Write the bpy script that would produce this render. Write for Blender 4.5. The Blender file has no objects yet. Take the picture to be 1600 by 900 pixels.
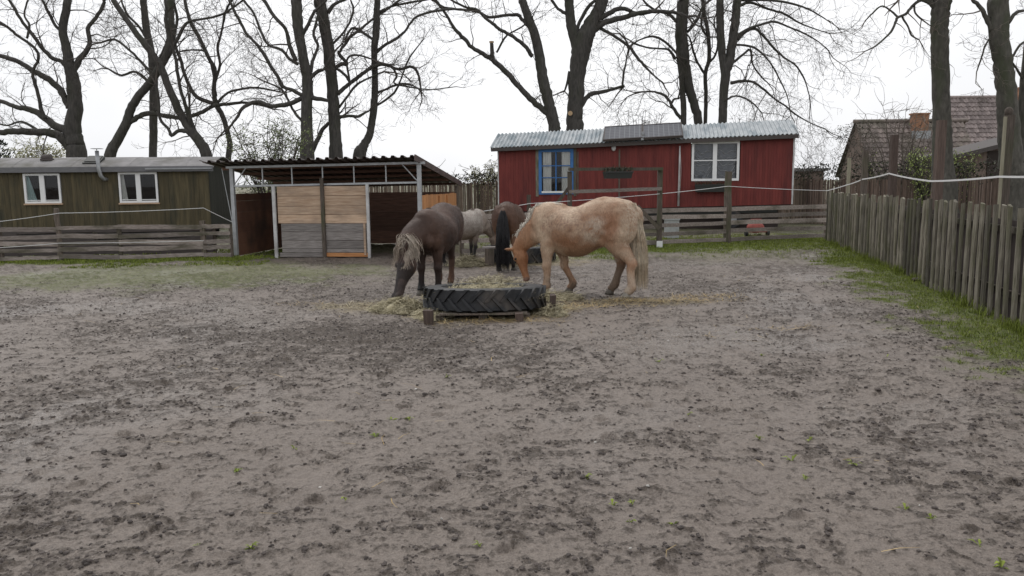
import bpy, math, random
import numpy as np
from mathutils import Vector, Matrix, noise as mnoise
random.seed(7)
R = math.radians
scene = bpy.context.scene
COL = scene.collection
# ------------------------------------------------------------------ camera
F = 1232.0; CH = 1.6; PITCH = math.atan((450 - 284) / F); ROLL = R(0.6)
fw = Vector((0, math.cos(PITCH), -math.sin(PITCH)))
r0 = Vector((1, 0, 0)); u0 = Vector((0, math.sin(PITCH), math.cos(PITCH)))
rt = r0 * math.cos(ROLL) - u0 * math.sin(ROLL)
up = u0 * math.cos(ROLL) + r0 * math.sin(ROLL)
cd = bpy.data.cameras.new('camera'); cam = bpy.data.objects.new('camera', cd); COL.objects.link(cam)
cd.sensor_width = 36; cd.lens = F / 1600 * 36; cd.clip_start = 0.05; cd.clip_end = 3000
cam.matrix_world = Matrix(((rt.x, up.x, -fw.x, 0), (rt.y, up.y, -fw.y, 0), (rt.z, up.z, -fw.z, CH), (0, 0, 0, 1)))
scene.camera = cam
# ------------------------------------------------------------------ sky, sun, exposure
SUN_EL, SUN_AZ = R(56), R(-28)
w = bpy.data.worlds.new('World'); scene.world = w; w.use_nodes = True
nt = w.node_tree; nt.nodes.clear()
sky = nt.nodes.new('ShaderNodeTexSky'); sky.sky_type = 'NISHITA'; sky.sun_disc = False
sky.sun_elevation = SUN_EL; sky.sun_rotation = SUN_AZ; sky.dust_density = 4; sky.air_density = 1.5
hsv = nt.nodes.new('ShaderNodeHueSaturation'); hsv.inputs['Saturation'].default_value = 0.1; hsv.inputs['Value'].default_value = 1.0
nt.links.new(sky.outputs[0], hsv.inputs['Color'])
tc = nt.nodes.new('ShaderNodeTexCoord'); cn = nt.nodes.new('ShaderNodeTexNoise')
cn.inputs['Scale'].default_value = 1.6; cn.inputs['Detail'].default_value = 5
nt.links.new(tc.outputs['Generated'], cn.inputs['Vector'])
cr = nt.nodes.new('ShaderNodeValToRGB')
cr.color_ramp.elements[0].position = .3; cr.color_ramp.elements[0].color = (7.9, 8.05, 8.4, 1)
cr.color_ramp.elements[1].position = .75; cr.color_ramp.elements[1].color = (12.4, 12.4, 12.5, 1)
nt.links.new(cn.outputs[0], cr.inputs[0])
mx = nt.nodes.new('ShaderNodeMixRGB'); mx.inputs[0].default_value = 0.82
nt.links.new(hsv.outputs[0], mx.inputs[1]); nt.links.new(cr.outputs[0], mx.inputs[2])
bg = nt.nodes.new('ShaderNodeBackground'); bg.inputs[1].default_value = 0.1
wo = nt.nodes.new('ShaderNodeOutputWorld')
nt.links.new(mx.outputs[0], bg.inputs[0]); nt.links.new(bg.outputs[0], wo.inputs[0])
sd = bpy.data.lights.new('sun', 'SUN'); sd.energy = 1.05; sd.angle = R(12); sd.color = (1, .97, .93)
so = bpy.data.objects.new('sun', sd); COL.objects.link(so)
sdir = Vector((math.sin(SUN_AZ) * math.cos(SUN_EL), math.cos(SUN_AZ) * math.cos(SUN_EL), math.sin(SUN_EL)))
so.rotation_euler = sdir.to_track_quat('Z', 'Y').to_euler(); so.location = (0, -5, 30)
vs = scene.view_settings; vs.view_transform = 'Standard'; vs.look = 'None'; vs.gamma = 1; vs.exposure = 0.16; vs.use_curve_mapping = False
scene.render.engine = 'CYCLES'; scene.render.resolution_x = 1024; scene.render.resolution_y = 576

# ------------------------------------------------------------------ helpers: survey points from the photograph's geometry
def ray(px, py): return fw + rt * ((px - 800) / F) + up * ((450 - py) / F)
def D(px, py, Y):
    r = ray(px, py); k = Y / r.y; return Vector((r.x * k, Y, CH + r.z * k))
def G(px, py, z=0.0):
    r = ray(px, py); k = (z - CH) / r.z; return Vector((r.x * k, r.y * k, z))

# ------------------------------------------------------------------ mesh builder
class MB:
    def __init__(s): s.v = []; s.f = []; s.r = []
    def add(s, vs_, fs, rnd=None):
        o = len(s.v); s.v.extend(vs_)
        rnd = random.random() if rnd is None else rnd
        for f in fs: s.f.append(tuple(i + o for i in f)); s.r.append(rnd)
        return s
    def box(s, a, b, rot=None, rnd=None, warp=0.0):          # min/max corners
        x0, y0, z0 = a; x1, y1, z1 = b
        c = Vector(((x0 + x1) / 2, (y0 + y1) / 2, (z0 + z1) / 2))
        pts = [Vector(p) for p in ((x0, y0, z0), (x1, y0, z0), (x1, y1, z0), (x0, y1, z0), (x0, y0, z1), (x1, y0, z1), (x1, y1, z1), (x0, y1, z1))]
        if warp: pts = [p + Vector([random.uniform(-warp, warp) for _ in range(3)]) for p in pts]
        if rot is not None: pts = [c + rot @ (p - c) for p in pts]
        return s.add(pts, [(0, 3, 2, 1), (4, 5, 6, 7), (0, 1, 5, 4), (1, 2, 6, 5), (2, 3, 7, 6), (3, 0, 4, 7)], rnd)
    def beam(s, p, q, wd, ht, upv=(0, 0, 1), rnd=None, warp=0.0, seg=1):   # square bar from p to q
        p = Vector(p); q = Vector(q); t = (q - p).normalized(); u = Vector(upv)
        sd_ = t.cross(u)
        if sd_.length < 1e-4: sd_ = t.cross(Vector((0, 1, 0)))
        sd_.normalize(); n = sd_.cross(t).normalized()
        vs_ = []; fs = []
        for i in range(seg + 1):
            c = p.lerp(q, i / seg)
            if warp: c = c + n * random.uniform(-warp, warp) + sd_ * random.uniform(-warp, warp) * .5
            for a, b in ((-1, -1), (1, -1), (1, 1), (-1, 1)):
                vs_.append(c + sd_ * a * wd / 2 + n * b * ht / 2)
        for i in range(seg):
            for k in range(4):
                a = i * 4 + k; b = i * 4 + (k + 1) % 4; fs.append((a, b, b + 4, a + 4))
        fs.append((3, 2, 1, 0)); e = seg * 4; fs.append((e, e + 1, e + 2, e + 3))
        return s.add(vs_, fs, rnd)
    def tube(s, pts, rad, n=8, cap=True, rnd=None, jit=0.0):
        pts = [Vector(p) for p in pts]; m = len(pts)
        if not hasattr(rad, '__len__'): rad = [rad] * m
        vs_ = []; fs = []
        t = (pts[1] - pts[0]).normalized()
        ref = Vector((0, 0, 1)) if abs(t.z) < .9 else Vector((1, 0, 0))
        nn = t.cross(ref).normalized()
        for i in range(m):
            t = (pts[min(i + 1, m - 1)] - pts[max(i - 1, 0)])
            if t.length < 1e-7: t = Vector((0, 0, 1))
            t.normalize(); nn = nn - t * nn.dot(t)
            if nn.length < 1e-5: nn = t.orthogonal()
            nn.normalize(); b = t.cross(nn)
            for k in range(n):
                a = 2 * math.pi * k / n; rr = rad[i] * (1 + (random.uniform(-jit, jit) if jit else 0))
                vs_.append(pts[i] + nn * math.cos(a) * rr + b * math.sin(a) * rr)
        for i in range(m - 1):
            for k in range(n):
                a = i * n + k; b_ = i * n + (k + 1) % n; fs.append((a, b_, b_ + n, a + n))
        if cap: fs.append(tuple(range(n))[::-1]); fs.append(tuple((m - 1) * n + k for k in range(n)))
        return s.add(vs_, fs, rnd)
    def ell(s, c, rx, ry, rz, rot=None, nu=14, nv=9):
        vs_ = []; fs = []; c = Vector(c)
        for j in range(nv + 1):
            th = math.pi * j / nv
            for i in range(nu):
                ph = 2 * math.pi * i / nu
                p = Vector((rx * math.sin(th) * math.cos(ph), ry * math.sin(th) * math.sin(ph), rz * math.cos(th)))
                vs_.append(c + (rot @ p if rot is not None else p))
        for j in range(nv):
            for i in range(nu):
                a = j * nu + i; b = j * nu + (i + 1) % nu; fs.append((a, a + nu, b + nu, b))
        return s.add(vs_, fs)
    def build(s, name, mat, parent=None, origin=None, smooth=False):
        me = bpy.data.meshes.new(name)
        o3 = Vector(origin) if origin is not None else Vector((0, 0, 0))
        me.from_pydata([(v[0] - o3.x, v[1] - o3.y, v[2] - o3.z) for v in s.v], [], s.f)
        at = me.attributes.new('rnd', 'FLOAT', 'FACE'); at.data.foreach_set('value', s.r)
        if smooth: me.polygons.foreach_set('use_smooth', [True] * len(me.polygons))
        me.materials.append(mat); me.update()
        o = bpy.data.objects.new(name, me); COL.objects.link(o)
        if parent is not None: o.parent = parent
        elif origin is not None: o.location = origin
        return o
def tag(o, label=None, cat=None, group=None, kind=None):
    if label: o['label'] = label
    if cat: o['category'] = cat
    if group: o['group'] = group
    if kind: o['kind'] = kind
    return o
def thing(name, label, cat, loc=(0, 0, 0), rz=0.0, group=None):
    o = bpy.data.objects.new(name, None); COL.objects.link(o); o.location = loc; o.rotation_euler = (0, 0, rz)
    o.empty_display_size = .2
    return tag(o, label, cat, group)
def np_mesh(name, V, Fc, mat, attrs=None, smooth=False, fattrs=None):
    me = bpy.data.meshes.new(name); nv = len(V); nf = len(Fc); k = Fc.shape[1]
    me.vertices.add(nv); me.vertices.foreach_set('co', V.astype(np.float32).ravel())
    me.loops.add(nf * k); me.loops.foreach_set('vertex_index', Fc.astype(np.int32).ravel())
    me.polygons.add(nf); me.polygons.foreach_set('loop_start', np.arange(0, nf * k, k, dtype=np.int32))
    me.polygons.foreach_set('loop_total', np.full(nf, k, dtype=np.int32))
    if smooth: me.polygons.foreach_set('use_smooth', np.ones(nf, dtype=bool))
    me.update(calc_edges=True)
    for an, av in (attrs or {}).items():
        a = me.attributes.new(an, 'FLOAT', 'POINT'); a.data.foreach_set('value', av.astype(np.float32))
    for an, av in (fattrs or {}).items():
        a = me.attributes.new(an, 'FLOAT', 'FACE'); a.data.foreach_set('value', av.astype(np.float32))
    me.materials.append(mat)
    o = bpy.data.objects.new(name, me); COL.objects.link(o); return o

# ------------------------------------------------------------------ materials
def new_mat(name):
    m = bpy.data.materials.new(name); m.use_nodes = True
    nt = m.node_tree; b = nt.nodes['Principled BSDF']; return m, nt, b
def nd(nt, t, **kw):
    n = nt.nodes.new(t)
    for k, v in kw.items():
        if k in n.inputs: n.inputs[k].default_value = v
        else: setattr(n, k, v)
    return n
def ramp(nt, src, stops):
    r = nt.nodes.new('ShaderNodeValToRGB'); e = r.color_ramp.elements
    while len(e) < len(stops): e.new(.5)
    for i, (p, c) in enumerate(stops): e[i].position = p; e[i].color = (*c, 1) if len(c) == 3 else c
    nt.links.new(src, r.inputs[0]); return r.outputs[0]
def mixc(nt, f, a, b, mode='MIX'):
    m = nt.nodes.new('ShaderNodeMixRGB'); m.blend_type = mode
    for i, x in enumerate((f, a, b)):
        if isinstance(x, (int, float)): m.inputs[i].default_value = x
        elif isinstance(x, tuple): m.inputs[i].default_value = (*x, 1)
        else: nt.links.new(x, m.inputs[i])
    return m.outputs[0]
def noise_n(nt, scale, vec=None, detail=4, stretch=None, rough=.55):
    n = nt.nodes.new('ShaderNodeTexNoise'); n.inputs['Scale'].default_value = scale
    n.inputs['Detail'].default_value = detail; n.inputs['Roughness'].default_value = rough
    tcn = nt.nodes.new('ShaderNodeTexCoord'); src = tcn.outputs['Object']
    if stretch:
        mp = nt.nodes.new('ShaderNodeMapping'); mp.inputs['Scale'].default_value = stretch
        nt.links.new(src, mp.inputs[0]); src = mp.outputs[0]
    nt.links.new(src, n.inputs['Vector']); return n.outputs[0]
def simple(name, c, rough=.7, metal=0.0, c2=None, scale=6, stretch=None, bump=.0, bscale=None, rndamt=0.0, spec=.4, stain=None, stain_scale=1.2, stain_thr=(.5, .7)):
    m, nt, b = new_mat(name)
    col = c
    nz = noise_n(nt, scale, stretch=stretch)
    if c2 is not None: col = ramp(nt, nz, [(.3, c), (.7, c2)])
    if rndamt:
        at = nt.nodes.new('ShaderNodeAttribute'); at.attribute_name = 'rnd'
        v = nt.nodes.new('ShaderNodeMapRange'); v.inputs[3].default_value = 1 - rndamt; v.inputs[4].default_value = 1 + rndamt
        nt.links.new(at.outputs['Fac'], v.inputs[0])
        cc = nt.nodes.new('ShaderNodeCombineColor')
        for i in range(3): nt.links.new(v.outputs[0], cc.inputs[i])
        col = mixc(nt, 1.0, col, cc.outputs[0], 'MULTIPLY')
    if stain is not None:
        s2 = ramp(nt, noise_n(nt, stain_scale, detail=6, stretch=stretch and tuple(min(q, 2.5) for q in stretch)), [(stain_thr[0], (0, 0, 0)), (stain_thr[1], (1, 1, 1))])
        col = mixc(nt, s2, col, stain)
    if isinstance(col, tuple): b.inputs['Base Color'].default_value = (*col, 1)
    else: nt.links.new(col, b.inputs['Base Color'])
    b.inputs['Roughness'].default_value = rough; b.inputs['Metallic'].default_value = metal
    b.inputs['Specular IOR Level'].default_value = spec
    if bump:
        bn = nt.nodes.new('ShaderNodeBump'); bn.inputs['Strength'].default_value = bump; bn.inputs['Distance'].default_value = .02
        nt.links.new(noise_n(nt, bscale or scale * 2, stretch=stretch, detail=6), bn.inputs['Height']); nt.links.new(bn.outputs[0], b.inputs['Normal'])
    return m
M = {}
SX = (1, 12, 12); SZ = (12, 12, 1)      # grain along x / along z
M['wood_grey_x'] = simple('weathered_board', (.17, .14, .122), .85, c2=(.34, .295, .27), scale=5, stretch=SX, bump=.5, rndamt=.35, stain=(.07, .065, .04), stain_thr=(.5, .72))
M['wood_grey_z'] = simple('weathered_picket', (.090, .080, .060), .88, c2=(.225, .205, .165), scale=5, stretch=SZ, bump=.7, rndamt=.55, stain=(.095, .095, .05), stain_scale=2.5, stain_thr=(.46, .72))
M['post'] = simple('weathered_post', (.06, .05, .04), .88, c2=(.15, .12, .10), scale=5, stretch=SZ, bump=.7, rndamt=.3, stain=(.07, .075, .04))
M['post_red'] = simple('sawn_post', (.062, .044, .036), .85, c2=(.115, .082, .068), scale=4, stretch=SZ, bump=.5, rndamt=.25)
M['post_pale'] = simple('pale_plank', (.19, .175, .125), .85, c2=(.30, .28, .21), scale=4, stretch=SZ, bump=.3)
M['plank_new'] = simple('new_plank', (.36, .24, .16), .75, c2=(.57, .425, .31), scale=3.5, stretch=(1, 14, 14), bump=.25, rndamt=.2, stain=(.24, .18, .14), stain_scale=1.5, stain_thr=(.45, .8))
M['plank_old'] = simple('old_plank', (.14, .125, .118), .85, c2=(.31, .285, .27), scale=4, stretch=(1, 14, 14), bump=.4, rndamt=.18)
M['plank_orange'] = simple('orange_plank', (.36, .15, .055), .75, c2=(.52, .26, .11), scale=4, stretch=SX, bump=.2, rndamt=.15)
M['plank_brown'] = simple('brown_plank', (.10, .055, .04), .75, c2=(.20, .11, .078), scale=3, stretch=SX, bump=.2, rndamt=.35)
M['ply_brown'] = simple('brown_board', (.10, .05, .035), .6, c2=(.19, .095, .06), scale=2.0, bump=.1, rndamt=.2, stain=(.07, .045, .035))
M['steel'] = simple('galvanised_steel', (.36, .37, .38), .5, c2=(.48, .50, .52), scale=8, metal=.3)
M['steel_white'] = simple('painted_post', (.42, .42, .42), .6, c2=(.58, .58, .58), scale=6, stain=(.20, .18, .16))
M['roof_brown'] = simple('brown_sheet', (.045, .032, .03), .5, c2=(.10, .07, .062), scale=3, rndamt=.2)
M['roof_tin'] = simple('corrugated_tin', (.27, .295, .31), .5, c2=(.40, .425, .44), scale=2.2, stretch=(6, 1, 1), metal=.25, stain=(.21, .25, .275), stain_scale=1.0, stain_thr=(.5, .6), rndamt=.1)
M['felt'] = simple('roofing_felt', (.17, .165, .165), .85, c2=(.27, .26, .26), scale=3, bump=.4, bscale=40, stain=(.12, .115, .10))
M['fascia'] = simple('dark_fascia', (.05, .042, .04), .7, c2=(.09, .075, .07), scale=5, stretch=SX)
M['grey_fascia'] = simple('grey_fascia', (.11, .11, .115), .7, c2=(.17, .17, .18), scale=5, stretch=SX)
M['green_wall'] = simple('green_boards', (.050, .043, .024), .8, c2=(.105, .084, .045), scale=2.5, stretch=(5, 5, .6), bump=.3, rndamt=.16, stain=(.036, .036, .024), stain_scale=1.3, stain_thr=(.52, .72))
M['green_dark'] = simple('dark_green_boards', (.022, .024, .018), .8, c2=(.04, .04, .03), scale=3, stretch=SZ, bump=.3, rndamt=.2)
M['red_wall'] = simple('red_boards', (.115, .019, .017), .7, c2=(.18, .034, .028), scale=2.5, stretch=(3, 3, .5), bump=.15, rndamt=.12, stain=(.055, .014, .014), stain_scale=.8, stain_thr=(.55, .8))
M['white_paint'] = simple('white_paint', (.72, .73, .74), .45, c2=(.80, .80, .80), scale=3)
M['blue_paint'] = simple('blue_paint', (.030, .12, .32), .55, c2=(.048, .16, .39), scale=5, rndamt=.1)
M['curtain'] = simple('white_curtain', (.66, .68, .66), .9, c2=(.78, .79, .77), scale=4, stretch=(20, 1, 1))
M['curtain_blue'] = simple('pale_blue_curtain', (.38, .52, .52), .9, c2=(.5, .62, .62), scale=4, stretch=(20, 1, 1))
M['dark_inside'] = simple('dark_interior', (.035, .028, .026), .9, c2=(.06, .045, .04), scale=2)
M['pale_wood'] = simple('bare_sill', (.40, .27, .18), .8, c2=(.5, .36, .25), scale=6, stretch=SX)
M['rubber'] = simple('black_rubber', (.014, .015, .017), .6, c2=(.030, .031, .034), scale=9, bump=.3, stain=(.10, .085, .072), stain_scale=4, stain_thr=(.52, .78))
M['tape'] = simple('white_tape', (.62, .62, .62), .6)
M['grey_metal'] = simple('grey_metal', (.26, .27, .28), .45, c2=(.36, .37, .38), scale=9, metal=.5)
M['black_box'] = simple('dark_plastic', (.03, .032, .03), .6)
M['bark'] = simple('bark', (.042, .040, .037), .95, c2=(.095, .088, .080), scale=5, stretch=(3, 3, .8), bump=1.0, bscale=9, stain=(.050, .054, .036), stain_scale=.8, stain_thr=(.5, .75))
M['bark_grey'] = simple('grey_bark', (.055, .052, .045), .95, c2=(.115, .108, .094), scale=5, stretch=(2.5, 2.5, .9), bump=1.0, bscale=9, stain=(.06, .068, .042), stain_scale=.8)
M['twig'] = simple('twig', (.06, .052, .046), .9, c2=(.10, .086, .076), scale=3)
M['twig_pale'] = simple('pale_twig', (.12, .10, .085), .9, c2=(.17, .145, .125), scale=3)
M['cut_wood'] = simple('cut_wood', (.48, .33, .19), .8, c2=(.58, .42, .26), scale=12)
M['tile'] = simple('roof_tile', (.14, .115, .105), .8, c2=(.26, .215, .195), scale=6, rndamt=.3, stain=(.10, .10, .065), stain_scale=.8, stain_thr=(.45, .75))
M['tile_red'] = simple('red_roof_tile', (.155, .125, .118), .8, c2=(.28, .235, .225), scale=6, rndamt=.28)
M['brick'] = simple('brick', (.26, .12, .07), .85, c2=(.36, .20, .12), scale=14, stain=(.15, .1, .07))
M['house_wall'] = simple('render', (.16, .12, .10), .9, c2=(.22, .17, .145), scale=3)
M['reed'] = simple('reed', (.10, .075, .055), .9, c2=(.20, .155, .12), scale=4, stretch=SZ, rndamt=.45, bump=.4)
M['reed_red'] = simple('brown_reed', (.10, .070, .055), .9, c2=(.19, .14, .115), scale=4, stretch=SZ, rndamt=.4, bump=.4)
M['leaf_dark'] = simple('ivy_leaf', (.026, .03, .018), .7, c2=(.05, .055, .03), scale=8, rndamt=.6)
M['leaf_green'] = simple('spring_leaf', (.24, .32, .08), .6, c2=(.34, .40, .14), scale=8, rndamt=.4)
M['leaf_dull'] = simple('dull_leaf', (.13, .17, .065), .6, c2=(.22, .26, .11), scale=8, rndamt=.5)
M['leaf_yellow'] = simple('yellow_leaf', (.34, .34, .16), .7, c2=(.45, .44, .25), scale=8, rndamt=.3)
M['needle'] = simple('needle', (.012, .022, .014), .7, c2=(.03, .042, .026), scale=8, rndamt=.5)
M['hay'] = simple('hay', (.25, .22, .14), .9, c2=(.46, .415, .295), scale=9, rndamt=.5, spec=.15)
M['straw'] = simple('straw', (.36, .25, .11), .85, c2=(.5, .38, .19), scale=9, rndamt=.35, spec=.2)
M['grass'] = simple('grass', (.11, .145, .024), .75, c2=(.21, .245, .05), scale=3, rndamt=.5, spec=.2)
M['stone'] = simple('pale_stone', (.45, .43, .40), .7, rndamt=.3)
M['mudclod'] = simple('mud_clod', (.045, .036, .032), .75, c2=(.085, .07, .063), scale=20, rndamt=.3)
M['sheer'] = simple('sheer_curtain', (.13, .145, .17), .9, c2=(.20, .215, .24), scale=6)
M['toy_red'] = simple('faded_red_plastic', (.22, .05, .04), .7, c2=(.30, .08, .065), scale=6)
def glass_mat(dark):
    m, nt, b = new_mat('window_glass')
    out = nt.nodes['Material Output']
    tr = nd(nt, 'ShaderNodeBsdfTransparent'); gl = nd(nt, 'ShaderNodeBsdfGlossy'); gl.inputs['Roughness'].default_value = .02
    tr.inputs[0].default_value = (dark, dark, dark, 1)
    fr = nd(nt, 'ShaderNodeFresnel'); fr.inputs[0].default_value = 1.38
    ms = nd(nt, 'ShaderNodeMixShader'); nt.links.new(fr.outputs[0], ms.inputs[0]); nt.links.new(tr.outputs[0], ms.inputs[1]); nt.links.new(gl.outputs[0], ms.inputs[2])
    nt.links.new(ms.outputs[0], out.inputs[0]); return m
M['glass'] = glass_mat(.95)
def solar_mat():
    m, nt, b = new_mat('solar_cells')
    tcn = nd(nt, 'ShaderNodeTexCoord'); mp = nd(nt, 'ShaderNodeMapping'); nt.links.new(tcn.outputs['Object'], mp.inputs[0])
    br = nd(nt, 'ShaderNodeTexBrick'); br.offset = 0; br.inputs['Scale'].default_value = 1
    br.inputs['Mortar Size'].default_value = .012; br.inputs['Brick Width'].default_value = .16; br.inputs['Row Height'].default_value = .16
    br.inputs['Color1'].default_value = (.028, .032, .045, 1); br.inputs['Color2'].default_value = (.045, .048, .062, 1); br.inputs['Mortar'].default_value = (.13, .135, .15, 1)
    nt.links.new(mp.outputs[0], br.inputs[0]); nt.links.new(br.outputs[0], b.inputs['Base Color']); b.inputs['Roughness'].default_value = .42
    return m
M['solar'] = solar_mat()

# ------------------------------------------------------------------ numpy noise
def vnoise(x, y, seed=0):
    xi = np.floor(x).astype(np.int64); yi = np.floor(y).astype(np.int64); xf = x - xi; yf = y - yi
    u = xf * xf * xf * (xf * (xf * 6 - 15) + 10); v = yf * yf * yf * (yf * (yf * 6 - 15) + 10)
    def h(a, b):
        n = (a * 374761393 + b * 668265263 + seed * 1442695041) & 0xffffffff
        n = ((n ^ (n >> 13)) * 1274126177) & 0xffffffff
        n = (n ^ (n >> 16)) & 0xffff
        ang = n / 65536.0 * 2 * np.pi
        return np.cos(ang), np.sin(ang)
    def g(a, b, dx, dy):
        c, s_ = h(a, b); return c * dx + s_ * dy
    n00 = g(xi, yi, xf, yf); n10 = g(xi + 1, yi, xf - 1, yf); n01 = g(xi, yi + 1, xf, yf - 1); n11 = g(xi + 1, yi + 1, xf - 1, yf - 1)
    return (n00 * (1 - u) + n10 * u) * (1 - v) + (n01 * (1 - u) + n11 * u) * v
def fbm(x, y, sc, oc=4, seed=0, gain=.5):
    t = np.zeros_like(x); a = 1.0; tot = 0
    for i in range(oc):
        t += a * vnoise(x * sc + 17.3 * i, y * sc - 9.1 * i, seed + i); tot += a; a *= gain; sc *= 2.03
    return t / tot * 1.6
def sstep(a, b, x):
    t = np.clip((x - a) / (b - a), 0, 1); return t * t * (3 - 2 * t)
def segd(x, y, P):
    d = np.full_like(x, 1e9)
    for (a, b) in zip(P[:-1], P[1:]):
        vx, vy = b[0] - a[0], b[1] - a[1]; L = vx * vx + vy * vy
        t = np.clip(((x - a[0]) * vx + (y - a[1]) * vy) / L, 0, 1)
        d = np.minimum(d, np.hypot(x - a[0] - t * vx, y - a[1] - t * vy))
    return d
PICK = [(4.55, 4.8), (5.4, 8.3), (6.8, 14.0), (8.15, 20.3)]          # picket fence line
RF = [(-1.25, 17.6), (3.7, 19.3), (5.6, 20.1), (8.15, 20.9)]                # right rail fence line
LF = [(-13, 16.6), (-9.4, 16.9), (-6.0, 17.2)]                               # left rail fence line
def grass_mask(x, y):
    n1 = fbm(x, y, .9, 4, 11); n2 = fbm(x, y, 4.0, 4, 12)
    d = segd(x, y, PICK) + n1 * .8 + n2 * .75
    g = 1 - sstep(.35, 1.2, d + np.clip((y - 14) * -.0, 0, 1))
    d2 = segd(x, y, RF); g2 = (1 - sstep(.8, 3.0, d2 + n1 * 1.5 + n2 * .5)) * sstep(-1, 2.5, x)
    g3 = (1 - sstep(.25, 1.0, segd(x, y, LF) + n1 * .8 + n2 * .4))
    behind = sstep(17.6, 18.4, y + 0 * x)
    g4 = .62 * (1 - sstep(1.3, 2.9, np.hypot((x + 6.2) / 1.7, (y - 14.3) / .95) + n1 * 1.4 + n2))
    g5 = .3 * (1 - sstep(1.0, 2.8, np.hypot((x - 5) / 1.2, (y - 17.6) / 1.0) + n1 * 1.2 + n2))
    return np.clip(np.maximum.reduce([g, g2, g3, behind * .45, g4, g5]), 0, 1)
TRK = [tuple(G(px, py)[:2]) for px, py in ((1080, 898), (1150, 800), (1215, 690), (1290, 590), (1300, 500), (1240, 430))]
def hoofprints(x, y, cell=.36, seed=77):
    xi = np.floor(x / cell).astype(np.int64); yi = np.floor(y / cell).astype(np.int64); out = np.zeros_like(x)
    for dx in (-1, 0, 1):
        for dy in (-1, 0, 1):
            a = xi + dx; b = yi + dy
            n = (a * 374761393 + b * 668265263 + seed * 1442695041) & 0xffffffff; n = ((n ^ (n >> 13)) * 1274126177) & 0xffffffff; n = n ^ (n >> 16)
            r1 = (n & 0xff) / 255.; r2 = ((n >> 8) & 0xff) / 255.; r3 = ((n >> 16) & 0xff) / 255.; r4 = ((n >> 24) & 0xff) / 255.
            cx = (a + r1) * cell; cy = (b + r2) * cell; an = r3 * 6.283; ex = (x - cx) * np.cos(an) + (y - cy) * np.sin(an); ey = -(x - cx) * np.sin(an) + (y - cy) * np.cos(an)
            d = np.hypot(ex / .058, ey / .050); on = (r4 > .42)
            dent = -(1 - sstep(.62, 1.0, d)) * (.35 + .65 * sstep(-.6, .9, ey / .05)); rim = np.exp(-((d - 1.18) / .2) ** 2) * .55 * sstep(-.4, .8, ey / .05)
            out += on * (dent + rim) * (.4 + r4 * .8)
    return out
def ground_h(x, y):
    patch = sstep(-.35, .4, fbm(x, y, .5, 4, 1)); tr = 1 - sstep(.03, .13, segd(x, y, TRK) + fbm(x, y, 4, 2, 5) * .05)
    wrp = fbm(x, y, 3, 3, 31) * .3
    c1 = fbm(x + wrp, y * 1.1 + wrp, 3.2, 5, 2, .66)
    c2 = fbm(x, y, 15, 4, 3, .62); c3 = fbm(x + wrp, y, 9, 4, 61, .66)
    dk = np.exp(-(((x + 2.0) / 1.7) ** 2 + ((y - 8.3) / 1.0) ** 2)) + .6 * np.exp(-(((x + 1.6) / 2.4) ** 2 + ((y - 6.9) / .7) ** 2))
    hp_ = hoofprints(x, y)
    clod = np.clip(.36 + .36 * c1 + .62 * c3 + .22 * (patch - .5) + .30 * dk + .09 * sstep(6, 13, np.hypot(x, y)) + .16 * np.clip(hp_, 0, 1), 0, 1) * (1 - .2 * tr)
    gm = grass_mask(x, y)
    calm = (1 - .75 * gm) * (1 - .3 * tr)
    und = fbm(x, y, .35, 3, 8) * .035 + fbm(x, y, 1.7, 3, 9) * .022 + c1 * .010
    rough = sstep(.35, .75, clod)
    h = und + calm * (c2 * (.008 + .014 * rough) + c3 * .018 + hp_ * .024 + np.abs(c1) * .012) - tr * .012
    wet = sstep(.0, .45, fbm(x, y, .45, 3, 21) + .25 * fbm(x, y, 3, 3, 22)) * (1 - rough)
    return h, clod, gm, wet, tr
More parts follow.
